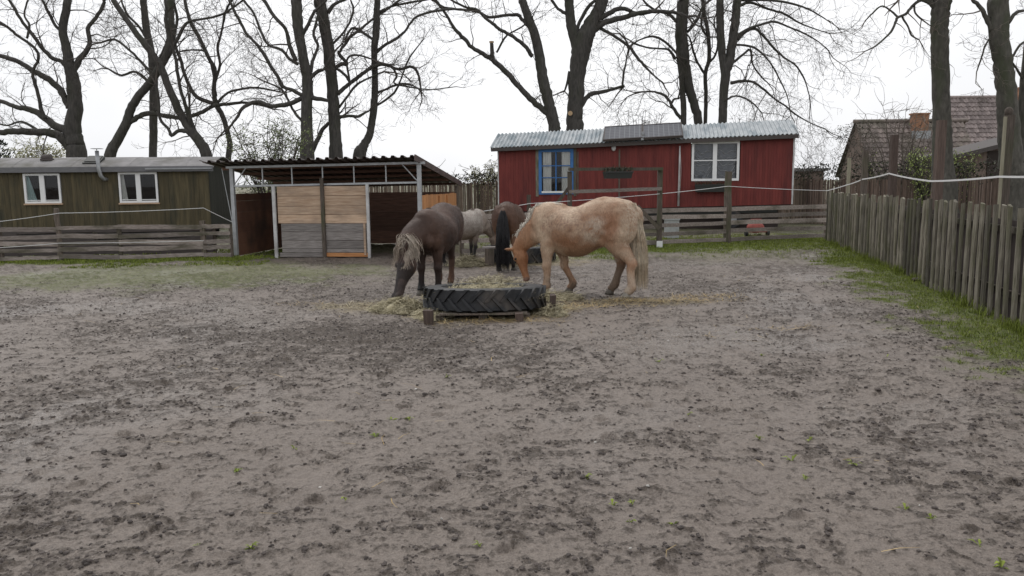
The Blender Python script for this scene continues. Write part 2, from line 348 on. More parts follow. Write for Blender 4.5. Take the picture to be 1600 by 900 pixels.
# ------------------------------------------------------------------ ground
def ground_mat():
    m, nt, b = new_mat('muddy_ground')
    A = {}
    for n in ('clod', 'grs', 'wet', 'trk', 'hayf'):
        a = nd(nt, 'ShaderNodeAttribute'); a.attribute_name = n; A[n] = a.outputs['Fac']
    n1 = noise_n(nt, 1.2, detail=6); n2 = noise_n(nt, 35, detail=5)
    # crumbs: fine noise lifted by the churned-ground mask
    nz = noise_n(nt, 24, detail=9, rough=.68); nzb = noise_n(nt, 75, detail=6, rough=.65)
    ad = nd(nt, 'ShaderNodeMath', operation='MULTIPLY_ADD'); nt.links.new(A['clod'], ad.inputs[0]); ad.inputs[1].default_value = .50; nt.links.new(nz, ad.inputs[2])
    ad2 = nd(nt, 'ShaderNodeMath', operation='MULTIPLY_ADD'); nt.links.new(nzb, ad2.inputs[0]); ad2.inputs[1].default_value = .35; nt.links.new(ad.outputs[0], ad2.inputs[2])
    crumb = nd(nt, 'ShaderNodeMapRange', clamp=True); nt.links.new(ad2.outputs[0], crumb.inputs[0]); crumb.inputs[1].default_value = .855; crumb.inputs[2].default_value = 1.06
    CR = crumb.outputs[0]
    smooth = ramp(nt, n1, [(.25, (.108, .086, .069)), (.5, (.148, .120, .096)), (.78, (.198, .166, .137))])
    smooth = mixc(nt, .5, smooth, ramp(nt, n2, [(.3, (.074, .057, .045)), (.7, (.245, .202, .168))]))
    smooth = mixc(nt, .3, smooth, ramp(nt, noise_n(nt, 130, detail=3), [(.35, (.06, .049, .043)), (.65, (.30, .256, .235))]))
    dark = ramp(nt, n2, [(.3, (.034, .025, .019)), (.7, (.095, .075, .060))])
    c = mixc(nt, CR, smooth, dark)
    tk = nd(nt, 'ShaderNodeMath', operation='MULTIPLY'); nt.links.new(A['trk'], tk.inputs[0]); tk.inputs[1].default_value = .1; c = mixc(nt, tk.outputs[0], c, (.175, .14, .125))
    straw = ramp(nt, noise_n(nt, 60, detail=4), [(.35, (.12, .095, .05)), (.65, (.32, .25, .13))])
    c = mixc(nt, A['hayf'], c, straw)
    gn = noise_n(nt, 9, detail=6)
    gcol = ramp(nt, gn, [(.3, (.055, .07, .016)), (.55, (.105, .135, .026)), (.75, (.16, .155, .055))])
    gf = ramp(nt, noise_n(nt, 22, detail=5), [(.36, (0, 0, 0)), (.56, (1, 1, 1))])
    mul = nd(nt, 'ShaderNodeMath', operation='MULTIPLY_ADD'); mul.inputs[1].default_value = .75
    gsum = nd(nt, 'ShaderNodeMath', operation='MULTIPLY'); nt.links.new(gf, mul.inputs[0]); mul.inputs[2].default_value = .35
    nt.links.new(mul.outputs[0], gsum.inputs[0]); nt.links.new(A['grs'], gsum.inputs[1]); gsum.use_clamp = True
    c = mixc(nt, gsum.outputs[0], c, gcol)
    nt.links.new(c, b.inputs['Base Color'])
    wr = nd(nt, 'ShaderNodeMapRange'); nt.links.new(A['wet'], wr.inputs[0]); wr.inputs[3].default_value = .6; wr.inputs[4].default_value = .27
    ar = nd(nt, 'ShaderNodeMath', operation='MULTIPLY_ADD'); nt.links.new(CR, ar.inputs[0]); ar.inputs[1].default_value = .25; nt.links.new(wr.outputs[0], ar.inputs[2])
    gr = nd(nt, 'ShaderNodeMath', operation='MULTIPLY_ADD'); nt.links.new(A['grs'], gr.inputs[0]); gr.inputs[1].default_value = .3; nt.links.new(ar.outputs[0], gr.inputs[2]); gr.use_clamp = True
    nt.links.new(gr.outputs[0], b.inputs['Roughness']); b.inputs['Specular IOR Level'].default_value = .45
    bn = nd(nt, 'ShaderNodeBump'); bn.inputs['Strength'].default_value = .8; bn.inputs['Distance'].default_value = .014
    nt.links.new(noise_n(nt, 40, detail=8, rough=.7), bn.inputs['Height'])
    b2 = nd(nt, 'ShaderNodeBump'); b2.inputs['Strength'].default_value = .7; b2.inputs['Distance'].default_value = .012
    nt.links.new(CR, b2.inputs['Height']); nt.links.new(bn.outputs[0], b2.inputs['Normal']); nt.links.new(b2.outputs[0], b.inputs['Normal'])
    return m
def make_ground():
    # one sheet: rings around the camera's foot point, finer where they are near
    rr = [0.0]; y = 1.3
    inv = np.linspace(1 / 1.5, 1 / 60.0, 1000); rs = np.concatenate([[.4, .8, 1.2], 1 / inv, np.array([75, 100, 140, 200, 300, 450, 700, 1000])])
    a_f = np.linspace(R(-44), R(44), 1250); a_b = np.linspace(R(44), R(316), 60)[1:-1]
    an = np.concatenate([a_f, a_b]); na = len(an); nr = len(rs)
    RR, AA = np.meshgrid(rs, an, indexing='ij')
    x = (RR * np.sin(AA)).ravel(); y = (RR * np.cos(AA)).ravel()
    h, clod, gm, wet, tr = ground_h(x, y)
    far = sstep(40, 70, RR.ravel()); h = h * (1 - far)
    hf = hay_field(x, y)
    V = np.column_stack([x, y, h]); V = np.vstack([[0, 0, 0], V])
    i = np.arange(nr - 1)[:, None]; j = np.arange(na)[None, :]; j2 = (j + 1) % na
    q = np.stack([1 + i * na + j, 1 + i * na + j2, 1 + (i + 1) * na + j2, 1 + (i + 1) * na + j], axis=-1).reshape(-1, 4)
    z0 = lambda a: np.concatenate([[0], a])
    V[:, 2] = V[:, 2]
    # centre cap: first ring joined as quads to the centre
    cap = np.array([[0, 1 + (k + 1) % na, 1 + (k + 2) % na, 1 + k] for k in range(0, 0)], dtype=int).reshape(0, 4)
    q = q[:, ::-1]
    o = np_mesh('ground', V[1:], q - 1, ground_mat(), dict(clod=clod, grs=gm, wet=wet, trk=tr, hayf=hf), smooth=True)
    tag(o, kind='structure')
def hay_field(x, y):
    e1 = np.hypot((x + .3) / 1.15, (y - 10.0) / 1.05); e2 = np.hypot((x - 1.6) / 1.3, (y - 10.35) / .38); e3 = np.hypot((x - .1) / 1.4, (y - 15.9) / 1.2)
    e4 = np.hypot((x + 1.75) / .9, (y - 10.1) / .5)
    n = fbm(x, y, 3.5, 4, 41) * .55
    return np.clip(np.maximum.reduce([1 - sstep(.6, 1.15, e1 + n), .45 * (1 - sstep(.4, 1.15, e2 + n)), .8 * (1 - sstep(.6, 1.2, e3 + n)), .7 * (1 - sstep(.4, 1.2, e4 + n))]), 0, 1)
make_ground()
def gz(x, y): return float(ground_h(np.array([float(x)]), np.array([float(y)]))[0][0])

rng = np.random.default_rng(5)
def blades(name, x, y, z, L, wd, mat, lean=.5, flat=False):
    n = len(x); a = rng.uniform(0, 2 * np.pi, n); b = rng.uniform(0, 2 * np.pi, n)
    L = L * rng.uniform(.5, 1.3, n)
    if flat:
        el = rng.normal(0, .16, n); dx = np.cos(b) * np.cos(el) * L; dy = np.sin(b) * np.cos(el) * L; dz = np.sin(np.abs(el)) * L
    else:
        ln = rng.uniform(0, lean, n); dx = np.cos(b) * np.sin(ln) * L; dy = np.sin(b) * np.sin(ln) * L; dz = np.cos(ln) * L
    sx = -np.sin(b) * wd / 2 if flat else np.cos(a) * wd / 2; sy = np.cos(b) * wd / 2 if flat else np.sin(a) * wd / 2
    mid = .55; bend = rng.uniform(-.15, .15, n) * L
    p = np.stack([np.column_stack([x - sx, y - sy, z]), np.column_stack([x + sx, y + sy, z]),
                  np.column_stack([x + dx * mid + sx * .9 + bend, y + dy * mid + sy * .9, z + dz * mid * 1.1 + (np.abs(bend) * .3)]),
                  np.column_stack([x + dx * mid - sx * .9 + bend, y + dy * mid - sy * .9, z + dz * mid * 1.1 + (np.abs(bend) * .3)]),
                  np.column_stack([x + dx + sx * .25, y + dy + sy * .25, z + dz]), np.column_stack([x + dx - sx * .25, y + dy - sy * .25, z + dz])], axis=1).reshape(-1, 3)
    k = np.arange(n)[:, None] * 6
    f = np.concatenate([k + np.array([[0, 1, 2, 3]]), k + np.array([[3, 2, 4, 5]])], axis=1).reshape(-1, 4)
    return p, f, np.repeat(rng.random(n), 2)
def grass_area(name, n, xs, ys, L, wd, label, thr=.35):
    x = rng.uniform(*xs, n); y = rng.uniform(*ys, n); gm = grass_mask(x, y); clump = fbm(x, y, 6, 3, 51)
    k = (gm * (.55 + clump) > thr * rng.uniform(.5, 1.5, n)); x = x[k]; y = y[k]
    h = ground_h(x, y)[0]
    p, f, r = blades(name, x, y, h - .004, L, wd, None, .9)
    o = np_mesh(name, p, f, M['grass'], fattrs=dict(rnd=r)); return tag(o, label, 'grass', kind='stuff')
grass_area('grass', 150000, (3.6, 8.3), (5.2, 16), .032, .005, 'short mossy green grass along the foot of the picket fence')
grass_area('grass', 110000, (-1.0, 9), (15.0, 23), .045, .009, 'thin green grass in front of and behind the rail fence by the red hut')
grass_area('grass', 80000, (-13.5, -5.0), (15.6, 19.5), .05, .010, 'thin grass at the foot of the left rail fence')
def tufts():
    n = 9000; s_ = rng.random(n); P = np.array(PICK); seg = rng.integers(0, 3, n); a = P[seg]; b = P[seg + 1]; q = a + (b - a) * s_[:, None]; c = fbm(q[:, 0], q[:, 1], 1.6, 3, 91)
    k = c > -.05 + .2 * rng.random(n); q = q[k]; q = q + rng.normal(0, .07, q.shape); q[:, 0] -= .06
    p, f, r = blades('', q[:, 0], q[:, 1], ground_h(q[:, 0], q[:, 1])[0] - .005, .12, .006, None, .6)
    tag(np_mesh('grass_tufts', p, f, M['grass'], fattrs=dict(rnd=r)), 'longer uneven grass tufts growing between the pickets', 'grass', kind='stuff')
tufts()
# ---------------- loose straw, clods, weeds, stones
def straw_field():
    n = 9000
    x = rng.uniform(-3.2, 4.2, n * 3); y = rng.uniform(8.2, 12.4, n * 3); hf = hay_field(x, y); k = hf * .9 > rng.random(n * 3) ** .7
    x = x[k]; y = y[k]; xs2 = rng.uniform(-2, 3, 6000); ys2 = rng.uniform(14.4, 17.2, 6000); k = hay_field(xs2, ys2) > rng.random(6000) * .9
    x = np.concatenate([x, xs2[k]]); y = np.concatenate([y, ys2[k]])
    e = (rng.random(len(x)) * .02) * np.clip(hay_field(x, y) * 2, .1, 1)
    p, f, r = blades('', x, y, ground_h(x, y)[0] + .003 + e, .17, .004, None, flat=True)
    o = np_mesh('loose_hay', p, f, M['hay'], fattrs=dict(rnd=r)); tag(o, 'loose hay strewn on the mud around the feeders', 'hay', kind='stuff')
    # bright straw: streaks towards the tan horse's hind hooves and beyond
    cl = [(1.9, 10.45, .9, .12), (.9, 10.0, .8, .16), (-.2, 9.0, .6, .1), (2.6, 10.75, .5, .1), (3.0, 8.3, .35, .07), (-2.6, 10.3, .6, .08), (2.3, 8.0, .5, .25), (4.1, 12.5, .6, .3)]
    X = []; Y = []
    for i, (a, b, sa, sb) in enumerate(cl):
        m = [700, 420, 320, 160, 40, 60, 16, 20][i]; X.append(rng.normal(a, sa * .6, m)); Y.append(rng.normal(b, sb, m))
    m = 150; yy = 2.6 + rng.random(m) ** .7 * 13; X.append(rng.uniform(-.62, .62, m) * yy); Y.append(yy)
    x = np.concatenate(X); y = np.concatenate(Y)
    p, f, r = blades('', x, y, ground_h(x, y)[0] + .006, .13, .004, None, flat=True)
    o = np_mesh('loose_straw', p, f, M['straw'], fattrs=dict(rnd=r)); tag(o, 'bright yellow straw stalks scattered over the mud', 'straw', kind='stuff')
straw_field()
def lumps(name, mat, pts, label, cat):
    vs_, fs, rn = [], [], []
    base = [(1, 0, 0), (.5, .87, 0), (-.5, .87, 0), (-1, 0, 0), (-.5, -.87, 0), (.5, -.87, 0)]
    for (x, y, z, s_) in pts:
        o = len(vs_); a = random.random() * 6.3; ca, sa = math.cos(a), math.sin(a); st = random.uniform(.6, 1.0)
        for lv, (k, hh) in enumerate(((1, -.2), (.95, .25), (.5, .55))):
            for b in base:
                q = k * s_ * random.uniform(.75, 1.25); bx, by = b[0] * q, b[1] * q * st
                vs_.append((x + bx * ca - by * sa, y + bx * sa + by * ca, z + hh * s_ * random.uniform(.8, 1.2)))
        r = random.random()
        for lv in range(2):
            for k in range(6): fs.append((o + lv * 6 + k, o + lv * 6 + (k + 1) % 6, o + lv * 6 + 6 + (k + 1) % 6, o + lv * 6 + 6 + k)); rn.append(r)
        fs.append(tuple(o + 12 + k for k in range(6))); rn.append(r)
    mb = MB(); mb.v = vs_; mb.f = fs; mb.r = rn
    return tag(mb.build(name, mat), label, cat, kind='stuff')
n = 200000; yy = 2.2 + rng.random(n) ** 1.25 * 11; xx = rng.uniform(-.7, .7, n) * yy
h, cl_, gm_, _, _ = ground_h(xx, yy); k = (cl_ > .42) & (rng.random(n) < .5 * cl_) & (gm_ < .4)
lumps('mud_clods', M['mudclod'], [(a, b, c, random.choice((.004, .005, .006, .008, .011)) * random.uniform(.8, 1.3) + (.010 if random.random() < .03 else 0)) for a, b, c in zip(xx[k], yy[k], h[k])], 'crumbs and clods of dark mud kicked up across the paddock', 'mud')
lumps('pebbles', M['stone'], [(p.x, p.y, gz(p.x, p.y) + .004, s_) for p, s_ in [(G(*q), random.uniform(.006, .013)) for q in ((1012, 762), (1093, 666), (1044, 533), (270, 525), (1288, 636), (120, 560), (820, 700), (650, 610), (500, 760), (930, 690), (985, 854), (1437, 785), (410, 1000), (690, 807))]], 'small pale pebbles lying on the mud', 'pebbles')
def weeds():
    mb = MB()
    for q in ((370, 738), (310, 852), (392, 855), (750, 852), (985, 812), (957, 786), (988, 784), (1052, 815), (915, 744), (1187, 688), (1258, 745), (1264, 684), (1530, 852), (1565, 888), (1415, 793), (1455, 808), (1075, 650), (1237, 718), (1335, 722), (640, 655), (587, 680), (540, 780), (1190, 555), (1150, 520), (612, 655), (700, 590), (1385, 560), (1030, 565), (860, 1000), (460, 700)):
        p = G(*q); s_ = random.uniform(.7, 1.25) * .045; z = gz(p.x, p.y)
        for k in range(random.randint(4, 11)):
            a = random.random() * 6.3; l = s_ * random.uniform(.4, 1.1); c, s2 = math.cos(a), math.sin(a); wd = l * random.uniform(.12, .22); zz = z + l * random.uniform(.15, .7)
            o = Vector((p.x, p.y, z))
            mb.add([o, o + Vector((c * l * .5 - s2 * wd, s2 * l * .5 + c * wd, zz - z)), o + Vector((c * l, s2 * l, (zz - z) * .8)), o + Vector((c * l * .5 + s2 * wd, s2 * l * .5 - c * wd, zz - z))], [(0, 1, 2, 3)])
    tag(mb.build('weeds', M['grass']), 'tiny green weeds sprouting from the mud', 'weeds', kind='stuff')
weeds()

# ------------------------------------------------------------------ buildings
def rectwall(mb, rects, holes, x0, x1, zb, zt, y, pitch, dep, th=.04):
    """vertical boards in the plane y, leaving holes; zb/zt functions of x"""
    n = max(1, round((x1 - x0) / pitch)); p = (x1 - x0) / n
    for i in range(n):
        a = x0 + i * p; b = a + p; m = (a + b) / 2
        spans = [(zb(m), zt(m))]
        for (hx0, hx1, hz0, hz1) in holes:
            if b > hx0 and a < hx1:
                new = []
                for (s0, s1) in spans:
                    if hz1 <= s0 or hz0 >= s1: new.append((s0, s1)); continue
                    if hz0 > s0: new.append((s0, hz0))
                    if hz1 < s1: new.append((hz1, s1))
                spans = new
        rn = random.random()
        for (s0, s1) in spans:
            g = pitch * .10
            full = (s0, s1) == (zb(m), zt(m))
            za0, zb0 = (zb(a), zb(b)) if s0 == zb(m) else (s0, s0)
            za1, zb1 = (zt(a), zt(b)) if s1 == zt(m) else (s1, s1)
            pr = [(a, dep), (a + g, 0), (b - g, 0), (b, dep)]
            vs_ = []
            for (xx, dd) in pr:
                t = (xx - a) / p
                vs_ += [(xx, y + dd, za0 + (zb0 - za0) * t), (xx, y + dd, za1 + (zb1 - za1) * t)]
            vs_ += [(a, y + th, za0), (a, y + th, za1), (b, y + th, zb0), (b, y + th, zb1)]
            mb.add(vs_, [(0, 2, 3, 1), (2, 4, 5, 3), (4, 6, 7, 5), (8, 9, 11, 10), (1, 3, 5, 7, 11, 9), (0, 8, 10, 6, 4, 2)], rn)
def corr(mb, x0, x1, y0, z0, y1, z1, pitch, amp, trap=False, th=.006, seg=8, zx=lambda x: 0, rng_=None):
    """corrugated sheet: waves along x, running from (y0,z0) to (y1,z1)"""
    n = int((x1 - x0) / pitch * seg) + 1; xs = [x0 + (x1 - x0) * i / (n - 1) for i in range(n)]
    def wv(x):
        t = ((x - x0) / pitch) % 1
        if not trap: return amp * math.sin(2 * math.pi * t)
        return amp * (1 if t < .28 else (1 - (t - .28) / .1) if t < .38 else 0 if t < .9 else (t - .9) / .1)
    ny = 4
    vs_ = []
    for lay in (0, -th):
        for j in range(ny + 1):
            t = j / ny
            for x in xs: vs_.append((x, y0 + (y1 - y0) * t, z0 + (z1 - z0) * t + wv(x) + lay + zx(x)))
    fs = []; L = (ny + 1) * n
    for j in range(ny):
        for i in range(n - 1):
            a = j * n + i; fs.append((a, a + 1, a + n + 1, a + n)); fs.append((L + a, L + a + n, L + a + n + 1, L + a + 1))
    for i in range(n - 1):
        fs.append((i, L + i, L + i + 1, i + 1)); a = ny * n + i; fs.append((a, a + 1, L + a + 1, L + a))
    for j in range(ny):
        a = j * n; fs.append((a, a + n, L + a + n, L + a)); a = j * n + n - 1; fs.append((a, L + a, L + a + n, a + n))
    mb.add(vs_, fs)
def window(parent, x0, x1, z0, z1, y, fw_, mat, mull, bars, curtains, cmat, sill=True, curt_y=.06, frame_label=None):
    f = MB(); d = .05; e = .025
    yo = y - .03
    f.box((x0, yo, z0), (x1, yo + d + .03, z0 + fw_)); f.box((x0, yo, z1 - fw_), (x1, yo + d + .03, z1))
    f.box((x0, yo, z0 + fw_), (x0 + fw_, yo + d + .03, z1 - fw_)); f.box((x1 - fw_, yo, z0 + fw_), (x1, yo + d + .03, z1 - fw_))
    xm = (x0 + x1) / 2
    for m_ in mull:
        xx = x0 + (x1 - x0) * m_[0]; f.box((xx - m_[1] / 2, yo + .004, z0 + fw_), (xx + m_[1] / 2, yo + d, z1 - fw_))
    for bz in bars:
        zz = z0 + (z1 - z0) * bz[0]; f.box((x0 + fw_, yo + .012, zz - bz[1] / 2), (x1 - fw_, yo + d - .01, zz + bz[1] / 2))
    fr = f.build('window', mat, parent); 
    p = MB(); p.box((x0 + fw_ * .8, yo + .045, z0 + fw_ * .8), (x1 - fw_ * .8, yo + .05, z1 - fw_ * .8)); p.build('pane', M['glass'], fr)
    for (c0, c1, t0) in curtains:          # fractions: width range, top narrowing
        c = MB(); n = 16; vs_ = []
        for i in range(n + 1):
            t = i / n; xa = x0 + (x1 - x0) * (c0 + (c1 - c0) * t); xt = x0 + (x1 - x0) * (c0 + (c1 - c0) * (t * t0 if c0 < .5 else 1 - (1 - t) * t0))
            dy = .018 * math.sin(i * 1.9)
            vs_ += [(xa, y + curt_y + dy, z0 + fw_ * .6), (xt, y + curt_y + dy, z1 - fw_ * .6)]
        for sgn in (0, .006):
            pass
        c.add(vs_ + [(a, b + .006, c_) for a, b, c_ in vs_], [(2 * i, 2 * i + 2, 2 * i + 3, 2 * i + 1) for i in range(n)] + [(2 * n + 2 + 2 * i, 2 * n + 3 + 2 * i, 2 * n + 5 + 2 * i, 2 * n + 4 + 2 * i) for i in range(n)])
        c.build('curtain', cmat, fr)
    if sill:
        s_ = MB(); s_.box((x0 - .03, y - .055, z0 - .045), (x1 + .03, y + .01, z0 - .003)); s_.build('sill', M['pale_wood'] if sill == 'pale' else M['white_paint'], fr)
    return fr
def hut(name, label, A, B, depth, zb, zt, wallmat, endmat, pitch, dep, holes_px, ridge, roofkind, fasc, over=.18):
    """A, B: front-left / front-right floor corners in plan; local frame x from A to B, y away from the viewer."""
    A = Vector(A); B = Vector(B); L = (B - A).length; ang = math.atan2(B.y - A.y, B.x - A.x)
    root = thing(name, label, 'hut', (A.x, A.y, 0), ang)
    inv = Matrix.Rotation(-ang, 4, 'Z') @ Matrix.Translation(-A)
    def loc(px, py):            # pixel ray meets the front wall plane -> local x, z
        n = Vector((-(B - A).y, (B - A).x, 0)).normalized(); r = ray(px, py); o = Vector((0, 0, CH))
        k = (A - o).dot(n) / r.dot(n); q = inv @ (o + r * k); return q.x, q.z
    root['_'] = 0; del root['_']
    return root, L, loc
# ---------------- green hut
def split_x(mb, xm, name, mat, parent):
    """one mesh per side of x = xm"""
    for side in (0, 1):
        m = MB(); mp = {}
        for f, r_ in zip(mb.f, mb.r):
            if (sum(mb.v[i][0] for i in f) / len(f) > xm) == bool(side):
                ids = []
                for i in f:
                    if i not in mp: mp[i] = len(m.v); m.v.append(mb.v[i])
                    ids.append(mp[i])
                m.f.append(tuple(ids)); m.r.append(r_)
        m.build(name, mat, parent)
def rloc_mid(loc): return loc(935, 260)[0]
def green_hut():
    A = D(-60, 300, 22.6); B = D(327, 300, 23.4); A.z = B.z = 0
    root, L, loc = hut('wagon_hut', 'long olive green wagon hut with grey felt roof on the left', A, B, 2.6, 0, 0, None, None, 0, 0, None, 0, 0, 0)
    zb = loc(300, 357)[1]; zb2 = loc(0, 358)[1]; zt = loc(300, 265)[1]
    w1a, w1b = loc(40, 318), loc(93, 271); w2a, w2b = loc(188, 317), loc(245, 269)
    W = [(w1a[0], w1b[0], w1a[1], w1b[1]), (w2a[0], w2b[0], w2a[1], w2b[1])]
    mb = MB(); rectwall(mb, None, [(a + .03, b - .03, c + .03, d - .03) for a, b, c, d in W], 0, L, lambda x: zb, lambda x: zt, 0, .14, .008)
    mb.build('wall', M['green_wall'], root)
    e = MB()
    for xx in (0, L - .04):
        n = 18
        for i in range(n):
            y0 = .04 + (2.5 - .04) * i / n; y1 = .04 + (2.5 - .04) * (i + 1) / n
            if xx: y0v = y0
            top = lambda yy: zt + .38 * math.sin(math.pi * min(1, max(0, yy / 2.5)))
            e.add([(xx, y0, zb), (xx + .04, y0, zb), (xx + .04, y1 - .008, zb), (xx, y1 - .008, zb), (xx, y0, top(y0)), (xx + .04, y0, top(y0)), (xx + .04, y1 - .008, top(y1)), (xx, y1 - .008, top(y1))],
                  [(0, 3, 2, 1), (4, 5, 6, 7), (0, 1, 5, 4), (1, 2, 6, 5), (2, 3, 7, 6), (3, 0, 4, 7)])
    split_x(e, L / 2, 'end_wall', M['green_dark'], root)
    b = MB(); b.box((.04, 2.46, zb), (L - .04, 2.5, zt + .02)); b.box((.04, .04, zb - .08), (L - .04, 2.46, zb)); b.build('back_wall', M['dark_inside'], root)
    # arched felt roof in sheets
    zr = loc(300, 242)[1] - zt
    rf = MB(); ys = [-.12, .0, .35, .8, 1.25, 1.7, 2.2, 2.62]
    hz = lambda yy: zt + .05 + .36 * max(0, math.sin(math.pi * (yy + .15) / 2.8)) ** .8
    k = 9; xs = [-.15 + (L + .33) * i / k for i in range(k + 1)]
    for i in range(k):
        a, c = xs[i], xs[i + 1]; lift = .006 * (i % 2)
        vs_ = []
        for yy in ys:
            for xx in (a - (.02 if i else 0), c): vs_.append((xx, yy, hz(yy) + lift))
        for yy in ys:
            for xx in (a - (.02 if i else 0), c): vs_.append((xx, yy, hz(yy) + lift - .03))
        m = len(ys) * 2; fs = []
        for j in range(len(ys) - 1):
            q = j * 2; fs += [(q, q + 1, q + 3, q + 2), (m + q, m + q + 2, m + q + 3, m + q + 1), (q, q + 2, m + q + 2, m + q), (q + 1, m + q + 1, m + q + 3, q + 3)]
        fs += [(0, m, m + 1, 1)]
        rf.add(vs_, fs)
    rf.build('roof', M['felt'], root)
    f = MB(); f.box((-.15, -.15, zt - .05), (L + .18, -.122, zt + .1)); f.build('fascia', M['grey_fascia'], root)
    g = MB(); g.box((L - 1.7, -.19, zt + .01), (L + .15, -.153, zt + .05)); g.build('gutter', M['grey_metal'], root)
    window(root, *W[0], -.0, .055, M['white_paint'], [(.5, .13)], [(.10, .02)], [(.05, .32, .25), (.90, .96, .8)], M['curtain_blue'], 'pale')
    window(root, *W[1], -.0, .055, M['white_paint'], [(.5, .13)], [(.10, .02)], [(.05, .20, .45), (.92, .96, .6)], M['curtain'], 'pale')
    # stove pipe
    s_ = MB(); px_, pz = loc(162, 279); tz = loc(160, 236)[1]; bz = loc(163, 270)[1]
    s_.tube([(px_ + .08, .02, pz - .02), (px_ + .06, -.14, pz - .02), (px_, -.2, pz + .08), (px_ - .04, -.21, bz + .12), (px_ - .05, -.21, tz)], .055, 12)
    sp = s_.build('stove_pipe', M['grey_metal'], root, smooth=True)
    c = MB(); c.box((px_ - .17, -.33, tz + .05), (px_ + .09, -.09, tz + .065)); c.box((px_ - .06, -.215, tz), (px_ - .04, -.205, tz + .05)); c.build('rain_cap', M['grey_metal'], sp)
    # roof light and vent
    x1, _ = loc(126, 260); x2, _ = loc(152, 255)
    v = MB(); rot = Matrix.Rotation(R(24), 3, 'X'); v.box((x1, .12, zt + .24), (x2, .62, zt + .33), rot); v.box((x1 + .04, .16, zt + .33), (x2 - .04, .58, zt + .355), rot); v.build('skylight', M['black_box'], root)
    x1, _ = loc(54, 250); x2, _ = loc(68, 250)
    v = MB(); v.tube([(x1, .5, zt + .38), (x2, .5, zt + .40)], .10, 10); v.box((x1 - .03, .4, zt + .3), (x2 + .03, .62, zt + .36)); v.build('roof_vent', M['fascia'], root)
    # chassis and wheels
    ch = MB(); ch.box((.3, .3, zb - .22), (L - .3, .4, zb - .082)); ch.box((.3, 2.1, zb - .22), (L - .3, 2.2, zb - .082)); ch.build('chassis', M['black_box'], root)
    sk = MB(); sk.box((.3, 1.9, 0), (L - .3, 1.93, zb - .23)); sk.build('underside_shade', M['dark_inside'], root)  # added dark sheet standing in for the shade under the hut
    for xx in (1.2, L - 1.4):
        wh = MB(); wh.tube([(xx, .22, .2), (xx, .30, .2), (xx, .38, .2)], [.17, .2, .17], 20); wh.build('wheel', M['rubber'], root, smooth=False)
green_hut()
